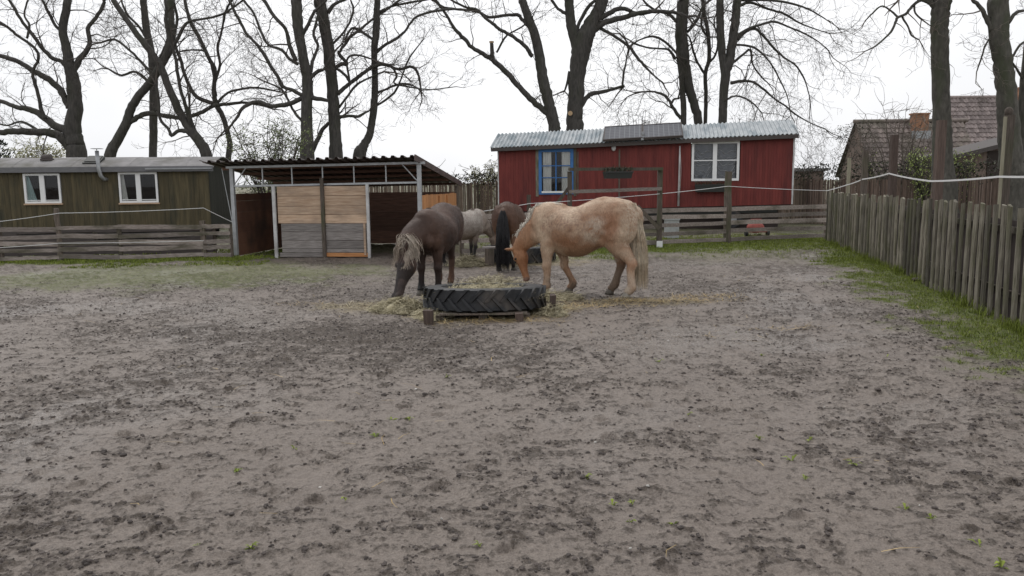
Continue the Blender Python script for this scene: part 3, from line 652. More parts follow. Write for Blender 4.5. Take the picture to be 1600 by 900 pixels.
# ---------------- red hut
def red_hut():
    A = D(779, 300, 26.6); B = D(1238, 300, 25.0); A.z = B.z = 0
    root, L, loc = hut('wagon_hut', 'dark red wooden wagon hut with corrugated tin roof and solar panels', A, B, 2.6, 0, 0, None, None, 0, 0, None, 0, 0, 0)
    def lz(pa, pb):
        (xa, za), (xb, zb_) = loc(*pa), loc(*pb); return lambda x: za + (zb_ - za) * (x - xa) / (xb - xa)
    zb = lz((779, 331), (1238, 319)); zt = lz((779, 233), (1240, 212))
    wa, wb = loc(842, 304), loc(896, 232); ca, cb = loc(1080, 283), loc(1156, 220)
    W = [(wa[0], wb[0], wa[1], wb[1]), (ca[0], cb[0], ca[1], cb[1])]
    mb = MB(); rectwall(mb, None, [(a + .04, b - .04, c + .04, d - .04) for a, b, c, d in W], 0, L, zb, zt, 0, .085, .007)
    mb.build('wall', M['red_wall'], root)
    e = MB()
    for xx in (0, L - .04):
        z0, z1 = zb(xx), zt(xx)
        for i in range(20):
            y0 = .04 + 2.5 * i / 20; y1 = .04 + 2.5 * (i + 1) / 20 - .008; tp = lambda yy: z1 + .42 * (1 - abs(yy - 1.25) / 1.25)
            e.add([(xx, y0, z0), (xx + .04, y0, z0), (xx + .04, y1, z0), (xx, y1, z0), (xx, y0, tp(y0)), (xx + .04, y0, tp(y0)), (xx + .04, y1, tp(y1)), (xx, y1, tp(y1))],
                  [(0, 3, 2, 1), (4, 5, 6, 7), (0, 1, 5, 4), (1, 2, 6, 5), (2, 3, 7, 6), (3, 0, 4, 7)])
    split_x(e, L / 2, 'end_wall', M['red_wall'], root)
    b = MB(); zm = (zb(0) + zb(L)) / 2
    for (y0, y1, za, zc) in ((2.5, 2.54, 0, 0),):
        b.add([(.04, y0, zb(0)), (L - .04, y0, zb(L)), (L - .04, y1, zb(L)), (.04, y1, zb(0)), (.04, y0, zt(0)), (L - .04, y0, zt(L)), (L - .04, y1, zt(L)), (.04, y1, zt(0))],
              [(0, 3, 2, 1), (4, 5, 6, 7), (0, 1, 5, 4), (1, 2, 6, 5), (2, 3, 7, 6), (3, 0, 4, 7)])
    b.add([(.04, .04, zb(0) - .1), (L - .04, .04, zb(L) - .1), (L - .04, 2.5, zb(L) - .1), (.04, 2.5, zb(0) - .1), (.04, .04, zb(0) - .004), (L - .04, .04, zb(L) - .004), (L - .04, 2.5, zb(L) - .004), (.04, 2.5, zb(0) - .004)],
          [(0, 3, 2, 1), (4, 5, 6, 7), (0, 1, 5, 4), (1, 2, 6, 5), (2, 3, 7, 6), (3, 0, 4, 7)])
    b.build('back_wall', M['dark_inside'], root)
    # roof: three tin bays; slope up to the ridge and down behind
    r0_, r1_ = loc(766, 231), loc(1243, 206)
    ze = lambda x: r0_[1] + (r1_[1] - r0_[1]) * (x - r0_[0]) / (r1_[0] - r0_[0]) - zt(0)
    tin = MB(); zx = lambda x: (zt(x) - zt(0)) + .02
    corr(tin, -.24, L + .12, -.22, zt(0) + .03, 1.25, zt(0) + .56, .13, .022, zx=zx)
    corr(tin, -.24, L + .12, 1.25, zt(0) + .56, 2.75, zt(0) + .03, .13, .022, zx=zx)
    tin.build('roof', M['roof_tin'], root)
    f = MB(); f.beam((-.2, -.19, zt(0) - .02), (L + .1, -.19, zt(L) - .02), .03, .13); 
    f.beam((L + .09, -.17, zt(L) + .0), (L + .09, 1.25, zt(L) + .50), .03, .12); f.beam((L + .09, 2.7, zt(L) + .0), (L + .09, 1.25, zt(L) + .50), .03, .12)
    f.beam((-.2, -.17, zt(0) + .0), (-.2, 1.25, zt(0) + .50), .03, .12)
    f.build('fascia', M['fascia'], root)
    s_ = MB(); s_.beam((L + .002, -.012, zb(L)), (L + .002, -.012, zt(L)), .05, .02, (0, 1, 0)); s_.beam((.0, -.012, zb(0)), (.0, -.012, zt(0)), .035, .02, (0, 1, 0)); split_x(s_, L / 2, 'corner_trim', M['steel_white'], root)
    # grey timber casing round the blue window
    cs = MB(); a, b_, c, d = W[0]
    cs.box((a - .10, -.02, c - .06), (a - .004, -.003, d + .06)); cs.box((b_ + .004, -.02, c - .06), (b_ + .10, -.003, d + .06)); split_x(cs, (a + b_) / 2, 'window_casing', M['wood_grey_z'], root)
    window(root, *W[0], 0, .10, M['blue_paint'], [(.5, .035)], [(.37, .03), (.63, .03)], [(.12, .36, 1.0), (.66, .9, 1.0)], M['curtain'], False)
    bs = MB(); bs.box((a + .1, -.045, c + .05), (b_ - .1, -.032, c + .11)); bs.build('window_ledge', M['curtain'], root)
    window(root, *W[1], 0, .075, M['white_paint'], [(.49, .13)], [(.52, .03)], [], M['curtain'], False)
    # lace curtain loops behind the white window
    a, b_, c, d = W[1]
    for (u0, u1) in ((.06, .42), (.56, .93)):
        lc = MB(); n = 26
        for row in range(5):
            pts = []
            for i in range(n + 1):
                t = i / n; pts.append((a + (b_ - a) * (u0 + (u1 - u0) * t), .10 + row * .004, c + (d - c) * (.78 - row * .14 - (.07 + .02 * row) * math.sin(math.pi * t) + .03 * math.sin(t * 11 + row))))
            lc.tube(pts, .012, 4)
        lc.build('net_curtain', M['steel'], root)
    sh_ = MB(); sh_.box((a + .08, .13, c + .08), (b_ - .08, .135, d - .08)); sh_.build('sheer_curtain', M['sheer'], root)
    # wall lamp
    x, z = loc(959, 231); lm = MB(); lm.ell((x, -.07, z), .075, .06, .11); lm.box((x - .05, -.03, z - .09), (x + .05, -.003, z + .12)); lm.build('wall_lamp', M['steel_white'], root, smooth=True)
    # door edge battens
    dm = MB()
    for px, y0, y1, wd in ((968, 232, 326, .05), (903, 236, 304, .04), (1000, 0, 0, 0)):
        if wd: x, z1 = loc(px, y0); _, z0 = loc(px, y1); dm.box((x - wd / 2, -.02, z0), (x + wd / 2, -.003, z1 - .02))
    split_x(dm, rloc_mid(loc), 'batten', M['post'], root)
    # pale plastic pipe with a loop at its top
    x, z1 = loc(1062, 228); _, z0 = loc(1062, 322); pp = MB(); pp.tube([(x - .01, -.05, z0), (x, -.05, (z0 + z1) / 2), (x + .005, -.05, z1)], [.035, .03, .02], 8); pp.tube([(x + .03, -.06, z0 + .4), (x + .055, -.06, z1 - .8), (x + .01, -.06, z1 - .01)], .008, 6); pp.build('downpipe', M['steel_white'], root, smooth=True)
    # solar panels on a rack over the tin
    for k, (pa, pb) in enumerate((((945, 207), (1005, 204)), ((1006, 207), (1068, 204)))):
        x0 = loc(pa[0], 208)[0]; x1 = loc(pb[0], 205)[0]; zc = zt((x0 + x1) / 2)
        w_ = x1 - x0 - .05
        p = MB(); p.box((0, 0, 0), (w_, 1.25, .03)); o = p.build('solar_panel', M['solar'], root)
        o.location = (x0, -.30, zc + .09); o.rotation_euler = (R(22), 0, 0); o.rotation_euler.y = -R(2.3)
        fr = MB(); t = .035
        fr.box((-t, -t, -.03), (w_ + t, -.002, .045)); fr.box((-t, 1.252, -.03), (w_ + t, 1.25 + t, .045)); fr.box((-t, -.001, -.03), (-.002, 1.251, .045)); fr.box((w_ + .002, -.001, -.03), (w_ + t, 1.251, .045))
        for q in (.3, w_ - .3): fr.box((q - .02, .02, -.09), (q + .02, 1.2, -.032))
        fr.build('panel_frame', M['fascia'], o)
    br = MB(); x = loc(1005, 208)[0]; br.box((x - .06, -.34, zt(x) + .06), (x + .02, -.29, zt(x) + .2)); br.box((x - .05, -.1, zt(x) + .1), (x + .03, .4, zt(x) + .34)); br.build('panel_bracket', M['grey_metal'], root)
    # chassis, jacks, wheels
    ch = MB(); ch.beam((.4, .3, zb(.4) - .18), (L - .4, .3, zb(L - .4) - .18), .1, .15); ch.beam((.4, 2.1, zb(.4) - .18), (L - .4, 2.1, zb(L - .4) - .18), .1, .15)
    ch.build('chassis', M['black_box'], root)
    sk = MB(); sk.beam((.3, .7, .28), (L - .3, .7, .36), .03, .7); sk.build('underside_shade', M['dark_inside'], root)  # dark board added as the shadow below the floor, not a real skirting
    for xx in (1.6, L - 1.8):
        wh = MB(); wh.tube([(xx, .12, .33), (xx, .2, .33), (xx, .3, .33)], [.27, .33, .28], 22); wo_ = wh.build('wheel', M['rubber'], root)
        wh = MB(); wh.tube([(xx, .105, .33), (xx, .14, .33)], .14, 14); wh.build('rim', M['grey_metal'], wo_)
    # window flower box
    x0, z0 = loc(1083, 301); x1, z1 = loc(1138, 288)
    return root, loc, L
redr, rloc, rL = red_hut()
def to_world(root, p):
    return Matrix.Translation(root.location) @ Matrix.Rotation(root.rotation_euler.z, 4, 'Z') @ Vector(p)
def planter(name, label, root_, x0, x1, z, y, hgt, seed):
    c = to_world(root_, ((x0 + x1) / 2, y, z)); w_ = x1 - x0; random.seed(seed)
    t = thing(name, label, 'planter', c, root_.rotation_euler.z)
    b = MB(); b.add([(-w_ / 2 + .03, -.07, 0), (w_ / 2 - .03, -.07, 0), (w_ / 2 - .03, .07, 0), (-w_ / 2 + .03, .07, 0), (-w_ / 2, -.1, hgt), (w_ / 2, -.1, hgt), (w_ / 2, .1, hgt), (-w_ / 2, .1, hgt)],
                    [(0, 3, 2, 1), (4, 5, 6, 7), (0, 1, 5, 4), (1, 2, 6, 5), (2, 3, 7, 6), (3, 0, 4, 7)]); b.box((-w_ / 2 - .01, -.11, hgt - .03), (w_ / 2 + .01, -.10, hgt + .004)); b.build('trough', M['black_box'], t)
    s_ = MB()
    for k in range(60):
        x = random.uniform(-w_ / 2, w_ / 2); h_ = random.uniform(.03, .16); a = random.uniform(-.08, .08)
        s_.tube([(x, random.uniform(-.08, .08), hgt), (x + a, random.uniform(-.1, .1), hgt + h_)], [.006, .002], 3, False)
    for k in range(160):
        x = random.uniform(-w_ / 2, w_ / 2); q = Vector((x, random.uniform(-.1, .1), hgt + random.uniform(0, .1))); r_ = .015
        s_.add([q + Vector((random.uniform(-r_, r_), random.uniform(-r_, r_), random.uniform(-r_, r_))) * 1.6 for _ in range(4)], [(0, 1, 2, 3)])
    s_.build('plants', M['leaf_dark'], t); return t
x0, z0 = rloc(1085, 300); x1, z1 = rloc(1137, 288)
planter('flower_box', 'dark flower box under the white window of the red hut', redr, x0, x1, z0, -.14, z1 - z0, 3)
# ---------------- open shelter
def shelter():
    FLp = G(364, 403); FRp = G(657, 401)
    FLp.y = 17.6; FLp.x = (364 - 800) / F * 17.4; FRp.y = 16.95; FRp.x = (657 - 800) / F * 16.8
    A = FLp.copy(); B = FRp.copy(); A.z = B.z = 0; L = (B - A).length; ang = math.atan2(B.y - A.y, B.x - A.x)
    root, L, loc = hut('field_shelter', 'open field shelter with planked front panel and brown corrugated roof', A, B, 4, 0, 0, None, None, 0, 0, None, 0, 0, 0)
    dp = 3.6
    zf = loc(640, 257)[1]; zr0 = loc(650, 243)[1]; zl0 = loc(335, 254)[1]
    # steel posts and truss
    for x in (0, L):
        p = MB(); p.box((x - .04, -.04, -.05), (x + .04, .04, zf)); p.build('post', M['steel'], root)
    for x in (0, L):
        p = MB(); p.box((x - .035, dp - .04, -.05), (x + .035, dp + .03, 1.52)); p.build('rear_post', M['post'], root)
    zc0 = loc(365, 291)[1]; zc1 = loc(655, 285)[1]; zt0 = loc(370, 263)[1]; zt1 = loc(650, 256)[1]
    tr = MB(); tr.beam((-.1, -.06, zt0 + .02), (L + .15, -.06, zt1 + .02), .035, .05); tr.beam((.042, 0, zc0), (L - .042, 0, zc1), .035, .04)
    for px in (410, 456, 504, 553, 603):
        x = loc(px, 270)[0]; t = x / L; tr.beam((x, 0, zc0 + (zc1 - zc0) * t + .021), (x, 0, zt0 + (zt1 - zt0) * t), .025, .02, (0, 1, 0))
    tr.beam((.05, .0, zc0 + .04), (loc(384, 265)[0], .0, zt0), .02, .02); tr.beam((L - .05, .0, zc1 + .04), (loc(628, 258)[0], .0, zt1), .02, .02)
    tr.build('truss', M['steel'], root)
    # roof sheet
    sl = 1.44 - zt1
    rf = MB(); k = (zt1 - zt0) / L
    corr(rf, -.52, L + .02, -.42, zt0 + .13, dp + .4, zt0 + .13 - .56, .205, .045, trap=True, zx=lambda x: k * x, seg=20)
    rf.build('roof', M['roof_brown'], root)
    ed = MB(); ed.beam((L + .035, -.43, zt1 + .12), (L + .035, dp + .41, zt1 + .12 - .56), .025, .13); ed.build('verge_board', M['roof_brown'], root)
    pl = MB()
    for i in range(5):
        yy = .15 + i * (dp - .25) / 4.0; zz = zt0 + .085 - .56 * (yy + .42) / (dp + .82); pl.beam((-.3, yy, zz - .02), (L + .0, yy, zz - .02 + k * L), .05, .06)
    pl.build('purlin', M['plank_brown'], root)
    # side and back walls
    def hplanks(mb, p, q, z0, z1, hgt, th=.025, gap=.006, ztop=None):
        z = z0
        while z < z1 - .02:
            h_ = min(hgt * random.uniform(.9, 1.1), z1 - z)
            mb.beam((p[0], p[1], z + h_ / 2), (q[0], q[1], z + h_ / 2), th, h_ - gap); z += h_
    lw = MB(); hplanks(lw, (.03, .05), (.03, dp - .05), .02, 1.40, .24, gap=.002); lw.build('side_wall', M['ply_brown'], root)
    bw = MB(); hplanks(bw, (.05, dp), (L - .05, dp), .02, 1.36, .17, gap=.0015); bw.build('back_wall', M['plank_brown'], root)
    rw = MB(); n = 16
    for i in range(n):
        y0 = .08 + (dp - .15) * i / n; y1 = .08 + (dp - .15) * (i + 1) / n - .008; rw.box((L - .02, y0, .05), (L + .005, y1, 1.33 + random.uniform(-.01, .01)))
    for y_ in (1.6, 2.4): rw.box((L + .008, y_, .05), (L + .04, y_ + .07, 1.30))
    rw.build('side_wall', M['plank_orange'], root)
    kb = MB(); kb.box((L * .73, dp - .12, .02), (L - .1, dp - .05, .22)); kb.build('kick_board', M['plank_old'], root)
    # planked front panel
    xa = loc(436, 350)[0]; xb = loc(579, 350)[0]; xm = loc(508, 350)[0]; y = -.07
    zs_up = [loc(470, q)[1] for q in (291, 306, 322, 335, 349)]; zs_lo = [loc(470, q)[1] for q in (349, 362, 375, 388, 394)]
    for (a, b) in ((xa + .02, xm - .04), (xm + .04, xb - .015)):
        for i in range(4):
            u = MB(); u.box((a, y, zs_up[i + 1] + .004), (b, y + .025, zs_up[i] - .004), warp=.002); u.build('plank', M['plank_new'], root)
            u = MB(); u.box((a + .06 * (a < xm - .5), y, zs_lo[i + 1] + .004), (b, y + .025, zs_lo[i] - .004), warp=.002); u.build('plank', M['plank_old'], root)
    u = MB(); u.box((xa + .02, y - .01, .01), (xm - .04, y + .02, zs_lo[-1] - .005)); u.build('plank', M['plank_old'], root)
    u = MB(); u.box((xm + .04, y - .01, .02), (xb - .02, y + .02, zs_lo[-1] - .005)); tag(u.build('plank', M['plank_orange'], root), 'orange bottom plank')
    for x, mt, z1, w_ in ((loc(433, 350)[0], 'steel_white', loc(433, 291)[1], .07), (loc(578, 350)[0], 'steel_white', loc(578, 288)[1], .06), (xm, 'post', loc(507, 278)[1], .075)):
        p = MB(); p.box((x - w_ / 2, y - .05, -.05), (x + w_ / 2, y - .004, z1)); p.build('panel_post', M[mt], root)
    s_ = MB(); x = loc(574, 350)[0]; s_.box((x - .06, y - .03, .06), (x - .012, y - .005, zs_lo[0])); s_.build('batten', M['plank_new'], root)
    ww = MB(); ww.tube([(-.18, -.1, zt0), (-.02, -.06, .75)], .008, 5); ww.build('stay_rod', M['steel'], root)
shelter()
shel = bpy.data.objects['field_shelter']
# ------------------------------------------------------------------ fences
def board_fence(name, label, posts, zrails, th, hgt, mats=('post', 'wood_grey_x'), seed=1, wave=.008):
    """posts: (x, y, top z, width, round)"""
    random.seed(seed); o = Vector((posts[0][0], posts[0][1], 0)); t = thing(name, label, 'fence', o)
    for (x, y, z1, w_, rd) in posts:
        p = MB()
        if rd:
            pts = [(x - o.x + random.uniform(-.012, .012), y - o.y, -.05 + (z1 + .05) * i / 6) for i in range(7)]
            p.tube(pts, [w_ / 2 * random.uniform(.88, 1.08) * (1.12 - .22 * i / 6) for i in range(7)], 12, jit=.03); p.build('post', M['post'], t, smooth=False)
        else:
            p.beam((x - o.x, y - o.y, -.05), (x - o.x + random.uniform(-.02, .02), y - o.y, z1), w_, w_ * .8, (0, 1, 0), warp=.003, seg=3); p.build('post', M['post'], t)
    for i in range(len(posts) - 1):
        a, b = posts[i], posts[i + 1]; off = -.045
        for zr in zrails:
            za = zr + random.uniform(-.025, .025); zb = zr + random.uniform(-.025, .025); r_ = MB()
            hh = hgt * random.uniform(.85, 1.15)
            r_.beam((a[0] - o.x, a[1] - o.y + off, za), (b[0] - o.x, b[1] - o.y + off, zb), th, hh, warp=wave, seg=4); r_.build('rail', M[mats[1]], t)
    return t
xs_ = lambda px, d: (px - 800) / F * d
random.seed(3)
lp = [(xs_(-110, 16.7), 16.7, .8, .09, False), (xs_(0, 16.8), 16.8, .85, .10, False), (xs_(93, 16.9), 16.9, 1.14, .11, True), (xs_(188, 17.0), 17.0, .72, .08, False), (xs_(319, 17.2), 17.2, .83, .10, False), (xs_(362, 17.3), 17.3, .74, .06, False)]
board_fence('rail_fence', 'weathered grey board fence below the green hut', lp, (.70, .535, .385, .24, .09), .025, .085, seed=4)
rp = [(xs_(722, 17.4), 17.4, .86, .09, False), (xs_(828, 18.1), 18.1, 1.3, .10, True), (xs_(894, 18.6), 18.6, .95, .09, False), (xs_(1030, 19.2), 19.2, .95, .09, False), (xs_(1137, 20.0), 20.0, 1.80, .19, True), (xs_(1292, 20.9), 20.9, 1.05, .10, False)]
board_fence('rail_fence', 'long weathered board fence in front of the red hut', rp, (.86, .69, .50, .31, .10), .03, .10, seed=9)
# second line of old boards, coloured dark as shade in the left fence's gaps
lp2 = [(xs_(-120, 18.0), 18.0, .66, .08, False), (xs_(30, 18.1), 18.1, .66, .08, False), (xs_(150, 18.2), 18.2, .66, .08, False), (xs_(250, 18.3), 18.3, .66, .08, False), (xs_(335, 18.4), 18.4, .66, .08, False)]
board_fence('rail_fence', 'second row of old boards, coloured dark as shade in the gaps of the left board fence', lp2, (.60, .47, .34, .21, .08), .03, .115, seed=14, mats=('post', 'fascia'))
# gate frame by the tan horse
def gate_frame():
    a = Vector((xs_(891, 18.3), 18.3, 0)); b = Vector((xs_(1031, 18.9), 18.9, 0)); t = thing('gate_frame', 'tall dark timber frame with two cross rails in front of the red hut', 'gate frame', a)
    d = b - a; zt_ = CH - (266 - 282) / F * 18.4; 
    for q, z1, w_ in ((Vector((0, 0, 0)), zt_ - .02, .10), (d, CH - (262 - 280) / F * 18.9, .11)):
        p = MB(); p.beam((q.x, q.y, -.05), (q.x, q.y, z1), w_, w_, (0, 1, 0), warp=.004, seg=3); p.build('post', M['post'], t)
    z2 = CH - (298 - 282) / F * 18.4
    for za, zb, h_, w_ in ((zt_ + .03, CH - (264 - 280) / F * 18.9 + .02, .07, .12), (z2, CH - (293 - 280) / F * 18.9, .08, .03)):
        p = MB(); p.beam((-.02, -.07, za), (d.x + .03, d.y - .07, zb), w_, h_, warp=.004, seg=4); p.build('rail', M['wood_grey_x'] if h_ > .075 else M['post'], t)
    p = MB(); p.beam((-.35, -.02, z2 - .35), (.0, -.02, z2 + .12), .03, .07); p.beam((d.x - .55, d.y - .1, 1.0), (d.x - .02, d.y - .1, .45), .03, .09); p.build('brace', M['post'], t)
    p = MB(); p.box((d.x - .07, d.y - .07, -.04), (d.x + .07, d.y - .058, .16)); p.build('post_cover', M['white_paint'], t)
    # low rail left of the frame
    p = MB(); p.beam((-1.0, -.1, z2 - .38), (-.03, -.06, z2 - .36), .03, .06); p.build('rail', M['post'], t)
    return t, a, d, zt_
gt, ga, gd_, gzt = gate_frame()
dummy = bpy.data.objects.new('t', None)
class _R: pass
rr_ = _R(); rr_.location = ga; rr_.rotation_euler = Vector((0, 0, math.atan2(gd_.y, gd_.x)))
x0 = (941 - 891) / F * 18.5; x1 = (986 - 891) / F * 18.5
planter('flower_trough', 'dark trough of dead plants hung on the top rail of the timber frame', rr_, x0, x1, gzt - .19, -.24, .16, 5)

def picket_fence():
    random.seed(21)
    o = Vector((PICK[0][0], PICK[0][1], 0)); t = thing('picket_fence', 'long mossy grey picket fence running away on the right', 'fence', o)
    P = [Vector((*p, 0)) for p in PICK]; s_ = 0.0; seglen = [(P[i + 1] - P[i]).length for i in range(3)]; tot = sum(seglen)
    def at(s):
        for i in range(3):
            if s <= seglen[i] or i == 2: dd = (P[i + 1] - P[i]).normalized(); return P[i] + dd * s, dd
            s -= seglen[i]
    k = 0
    while s_ < tot:
        p, dd = at(s_); nrm = Vector((-dd.y, dd.x, 0))
        w_ = random.uniform(.080, .102); h_ = 1.285 + random.uniform(-.018, .016) - .03 * (s_ / tot)
        if random.random() < .04: h_ -= .06
        tilt = random.gauss(0, .006); tn = random.gauss(0, .008); m = MB(); q = p - o
        # half-round slat with a chopped top
        prof = [(-.5, .0), (-.42, .022), (-.15, .036), (.15, .036), (.44, .026), (.5, .0), (0, -.004)]
        vs_ = []; nz = 6; cut = random.uniform(-.02, .02)
        for j in range(nz + 1):
            z = -.05 + (h_ + .05) * j / nz; bow = random.uniform(-.003, .003)
            for (a, b) in prof:
                zz = z + (cut * a * 2 if j == nz else 0)
                vs_.append(q + dd * (a * w_ + tilt * z + bow) + nrm * (b + .03 + tn * z + random.uniform(-.002, .002)) + Vector((0, 0, zz)))
        n = len(prof); fs = []
        for j in range(nz):
            for i in range(n): fs.append((j * n + i, j * n + (i + 1) % n, (j + 1) * n + (i + 1) % n, (j + 1) * n + i))
        fs.append(tuple(nz * n + i for i in range(n)))
        m.add(vs_, [f[::-1] for f in fs]); m.build('picket', M['wood_grey_z'], t); s_ += random.uniform(.228, .252); k += 1
    bk = MB()
    for i in range(3):
        dd = (P[i + 1] - P[i]).normalized(); off = Vector((-dd.y, dd.x, 0)) * -.05; a_ = P[i] - o + off; b_ = P[i + 1] - o + off
        bk.beam(a_ + Vector((0, 0, .58)), b_ + Vector((0, 0, .58)), .008, 1.08)
    bk.build('gap_shade_sheet', M['dark_inside'], t)  # added dark sheet that makes the gaps between pickets look shaded
    for zr in (.32, 1.02):
        for i in range(3):
            r_ = MB(); dd = (P[i + 1] - P[i]).normalized(); nrm = Vector((-dd.y, dd.x, 0)); off = nrm * -.012
            r_.beam(P[i] - o + off + Vector((0, 0, zr)), P[i + 1] - o + off + Vector((0, 0, zr)), .04, .07, warp=.004, seg=6); r_.build('rail', M['post'], t)
    s_ = .6
    while s_ < tot:
        p, dd = at(s_); nrm = Vector((-dd.y, dd.x, 0)); q = p - o - nrm * .08; r_ = MB(); r_.tube([q + Vector((0, 0, -.05)), q + Vector((0, 0, 1.15))], .05, 8); r_.build('post', M['post'], t); s_ += 2.4
    print('pickets', k)
picket_fence()
# tall posts behind the pickets
TP = []
def tall_post(px, ytop, wpx, d, lab, mat, plank=False, cap=False):
    x = xs_(px, d); top = D(px, ytop, d).z; w_ = wpx / F * d; o = Vector((x, d, 0)); t = thing('tall_post', lab, 'post', o, group='tall posts behind the picket fence')
    m = MB(); m.beam((0, 0, -.05), (random.uniform(-.02, .02), 0, top), w_, w_ * .8, (0, 1, 0), warp=.003, seg=4); m.build('shaft', M[mat], t)
    if plank and cap:
        m = MB(); m.beam((-w_ / 2 - .012, -.03, -.05), (-w_ / 2 - .008, -.03, top - .02), w_ * (.3 if cap else .1), .03, (0, 1, 0)); m.build('plank', M['post_pale'], t)
    if cap:
        m = MB(); m.ell((.0, 0, top + .04), w_ * .55, w_ * .45, .06); m.build('cap', M['post'], t, smooth=True)
    TP.append(Vector((x, d - w_ * .45, 0)))
tall_post(1323, 247, 4.5, 19.6, 'thin grey post, farthest of the tall posts', 'post_pale')
tall_post(1348, 236, 8, 17.5, 'dark mossy post standing second farthest behind the pickets', 'post')
tall_post(1391, 211, 10, 15.0, 'mid height reddish brown squared post in front of the old roof', 'post_red', True)
tall_post(1462, 188, 12, 12.2, 'tall reddish brown post beside the straight tree trunk', 'post_red', True)
tall_post(1564, 180, 12, 9.9, 'tallest post, dark with a pale plank nailed to its left edge', 'post', True, True)
# ------------------------------------------------------------------ electric fence tapes
def rope(name, label, pts, wd, sag=.05, ht=None):
    m = MB()
    P = []
    for i in range(len(pts) - 1):
        a, b = Vector(pts[i]), Vector(pts[i + 1]); n = 10; L_ = (b - a).length
        for k in range(n + (i == len(pts) - 2)):
            t = k / n; q = a.lerp(b, t); q.z -= sag * L_ / 5 * 4 * t * (1 - t); P.append(q)
    o = P[0].copy()
    if ht: 
        for i in range(len(P) - 1): m.beam(P[i] - o, P[i + 1] - o, wd, ht)
    else: m.tube([p - o for p in P], wd / 2, 6)
    ob = m.build(name, M['tape'], None); ob.location = o; return tag(ob, label, 'fence line')
rope('fence_tape', 'upper white cord strung along the fence below the green hut', [D(-100, 354, 16.6), D(0, 346, 16.7), D(93, 333, 16.82), D(318, 325, 17.1), D(363, 347, 17.4)], .014, .03)
rope('fence_tape', 'lower white cord strung along the fence below the green hut', [D(-100, 392, 16.6), D(0, 387, 16.68), D(93, 380, 16.8), D(318, 376, 17.08)], .014, .02)
rope('fence_tape', 'white tape running from the shelter past the red hut to the pickets', [D(664, 345, 16.9), D(722, 335, 17.3), D(828, 318, 18.0), D(1030, 303, 18.85), D(1137, 291, 19.85), D(1292, 298, 20.7)], .016, .02)
rope('fence_tape', 'broad white tape looped along the tall posts behind the picket fence', [D(1292, 298, 20.6), D(1323, 289, 19.5), D(1348, 280, 17.4), D(1389, 271, 14.9), D(1455, 283, 12.0), D(1560, 276, 9.8), D(1700, 272, 7.4)], .006, .025, .024)

# ------------------------------------------------------------------ reed screens and ivy hedge behind
def leaves(mb, n, fn, s0, s1):
    for _ in range(n):
        q = Vector(fn()); s_ = random.uniform(s0, s1)
        a = Vector((random.gauss(0, 1), random.gauss(0, 1), random.gauss(0, 1))).normalized(); b = a.orthogonal().normalized(); c = a.cross(b)
        mb.add([q - b * s_, q - c * s_ * .55, q + b * s_, q + c * s_ * .55], [(0, 1, 2, 3)])
def reed_screen(label, p, q, top, mat, seed, pitch=.045):
    random.seed(seed); p = Vector((*p, 0)); q = Vector((*q, 0)); d = q - p; L_ = d.length; dd = d.normalized(); nrm = Vector((dd.y, -dd.x, 0))
    t = thing('reed_fence', label, 'fence', p); m = MB(); s_ = 0
    while s_ < L_:
        w_ = pitch * random.uniform(.7, 1.1); h_ = top + random.uniform(-.06, .05); c = dd * s_ + nrm * random.uniform(0, .02)
        m.beam(c, c + Vector((0, 0, h_)) + dd * random.uniform(-.03, .03), w_, .015, tuple(nrm)); s_ += pitch * 1.02
    m.build('reeds', M[mat], t)
    m = MB(); k = 0
    while k < L_: c = dd * k - nrm * .05; m.tube([c, c + Vector((0, 0, top + .1))], .04, 6); k += 2.2
    m.build('posts', M['post'], t)['kind'] = 'stuff'
    return t
reed_screen('grey reed screen running behind the shelter and the red hut', (-9, 29.5), (10.6, 28.5), 1.62, 'reed', 3, .06)
reed_screen('brown reed screen behind the tall posts on the right', (10.6, 28.4), (19.5, 22.5), 1.55, 'reed_red', 4, .05)
def ivy_hedge(name, label, P, top, th, seed, mat='leaf_dark', dens=170):
    random.seed(seed); o = Vector((*P[0], 0)); t = thing(name, label, 'hedge', o); m = MB(); st = MB()
    for a, b in zip(P[:-1], P[1:]):
        a = Vector((*a, 0)); b = Vector((*b, 0)); L_ = (b - a).length
        for _ in range(int(L_ * dens)):
            u = random.random(); q = a.lerp(b, u) - o; hh = top + .18 * mnoise.noise(Vector((u * L_ * .9, seed, 0))) + .1 * mnoise.noise(Vector((u * L_ * 3, seed, 5)))
            z = hh - th * random.random() ** 1.3; s_ = random.uniform(.025, .06)
            q = q + Vector((random.gauss(0, .12), random.gauss(0, .14), z))
            v = Vector((random.gauss(0, 1), random.gauss(0, 1), random.gauss(0, 1))).normalized(); bb = v.orthogonal().normalized(); c = v.cross(bb)
            m.add([q - bb * s_, q - c * s_ * .6, q + bb * s_, q + c * s_ * .6], [(0, 1, 2, 3)])
        for _ in range(int(L_ * 14)):
            q = a.lerp(b, random.random()) - o + Vector((random.gauss(0, .1), random.gauss(0, .1), top - th * random.random()))
            pts = [q]
            for k in range(5): q = q + Vector((random.gauss(0, .12), random.gauss(0, .06), random.gauss(.03, .1))); pts.append(q)
            st.tube(pts, [.014, .012, .010, .008, .006, .004], 4, False)
    m.build('leaves', M[mat], t)['kind'] = 'stuff'; st.build('stems', M['twig'], t)['kind'] = 'stuff'
ivy_hedge('ivy_hedge', 'dark ivy tangle along the top of the grey reed screen', [(-9, 29.6), (10.6, 28.6)], 1.92, .45, 5)
ivy_hedge('ivy_hedge', 'dark tangled hedge above the brown reed screen', [(10.4, 28.7), (14.5, 27.0), (19.5, 23)], 2.1, .75, 6, dens=260)
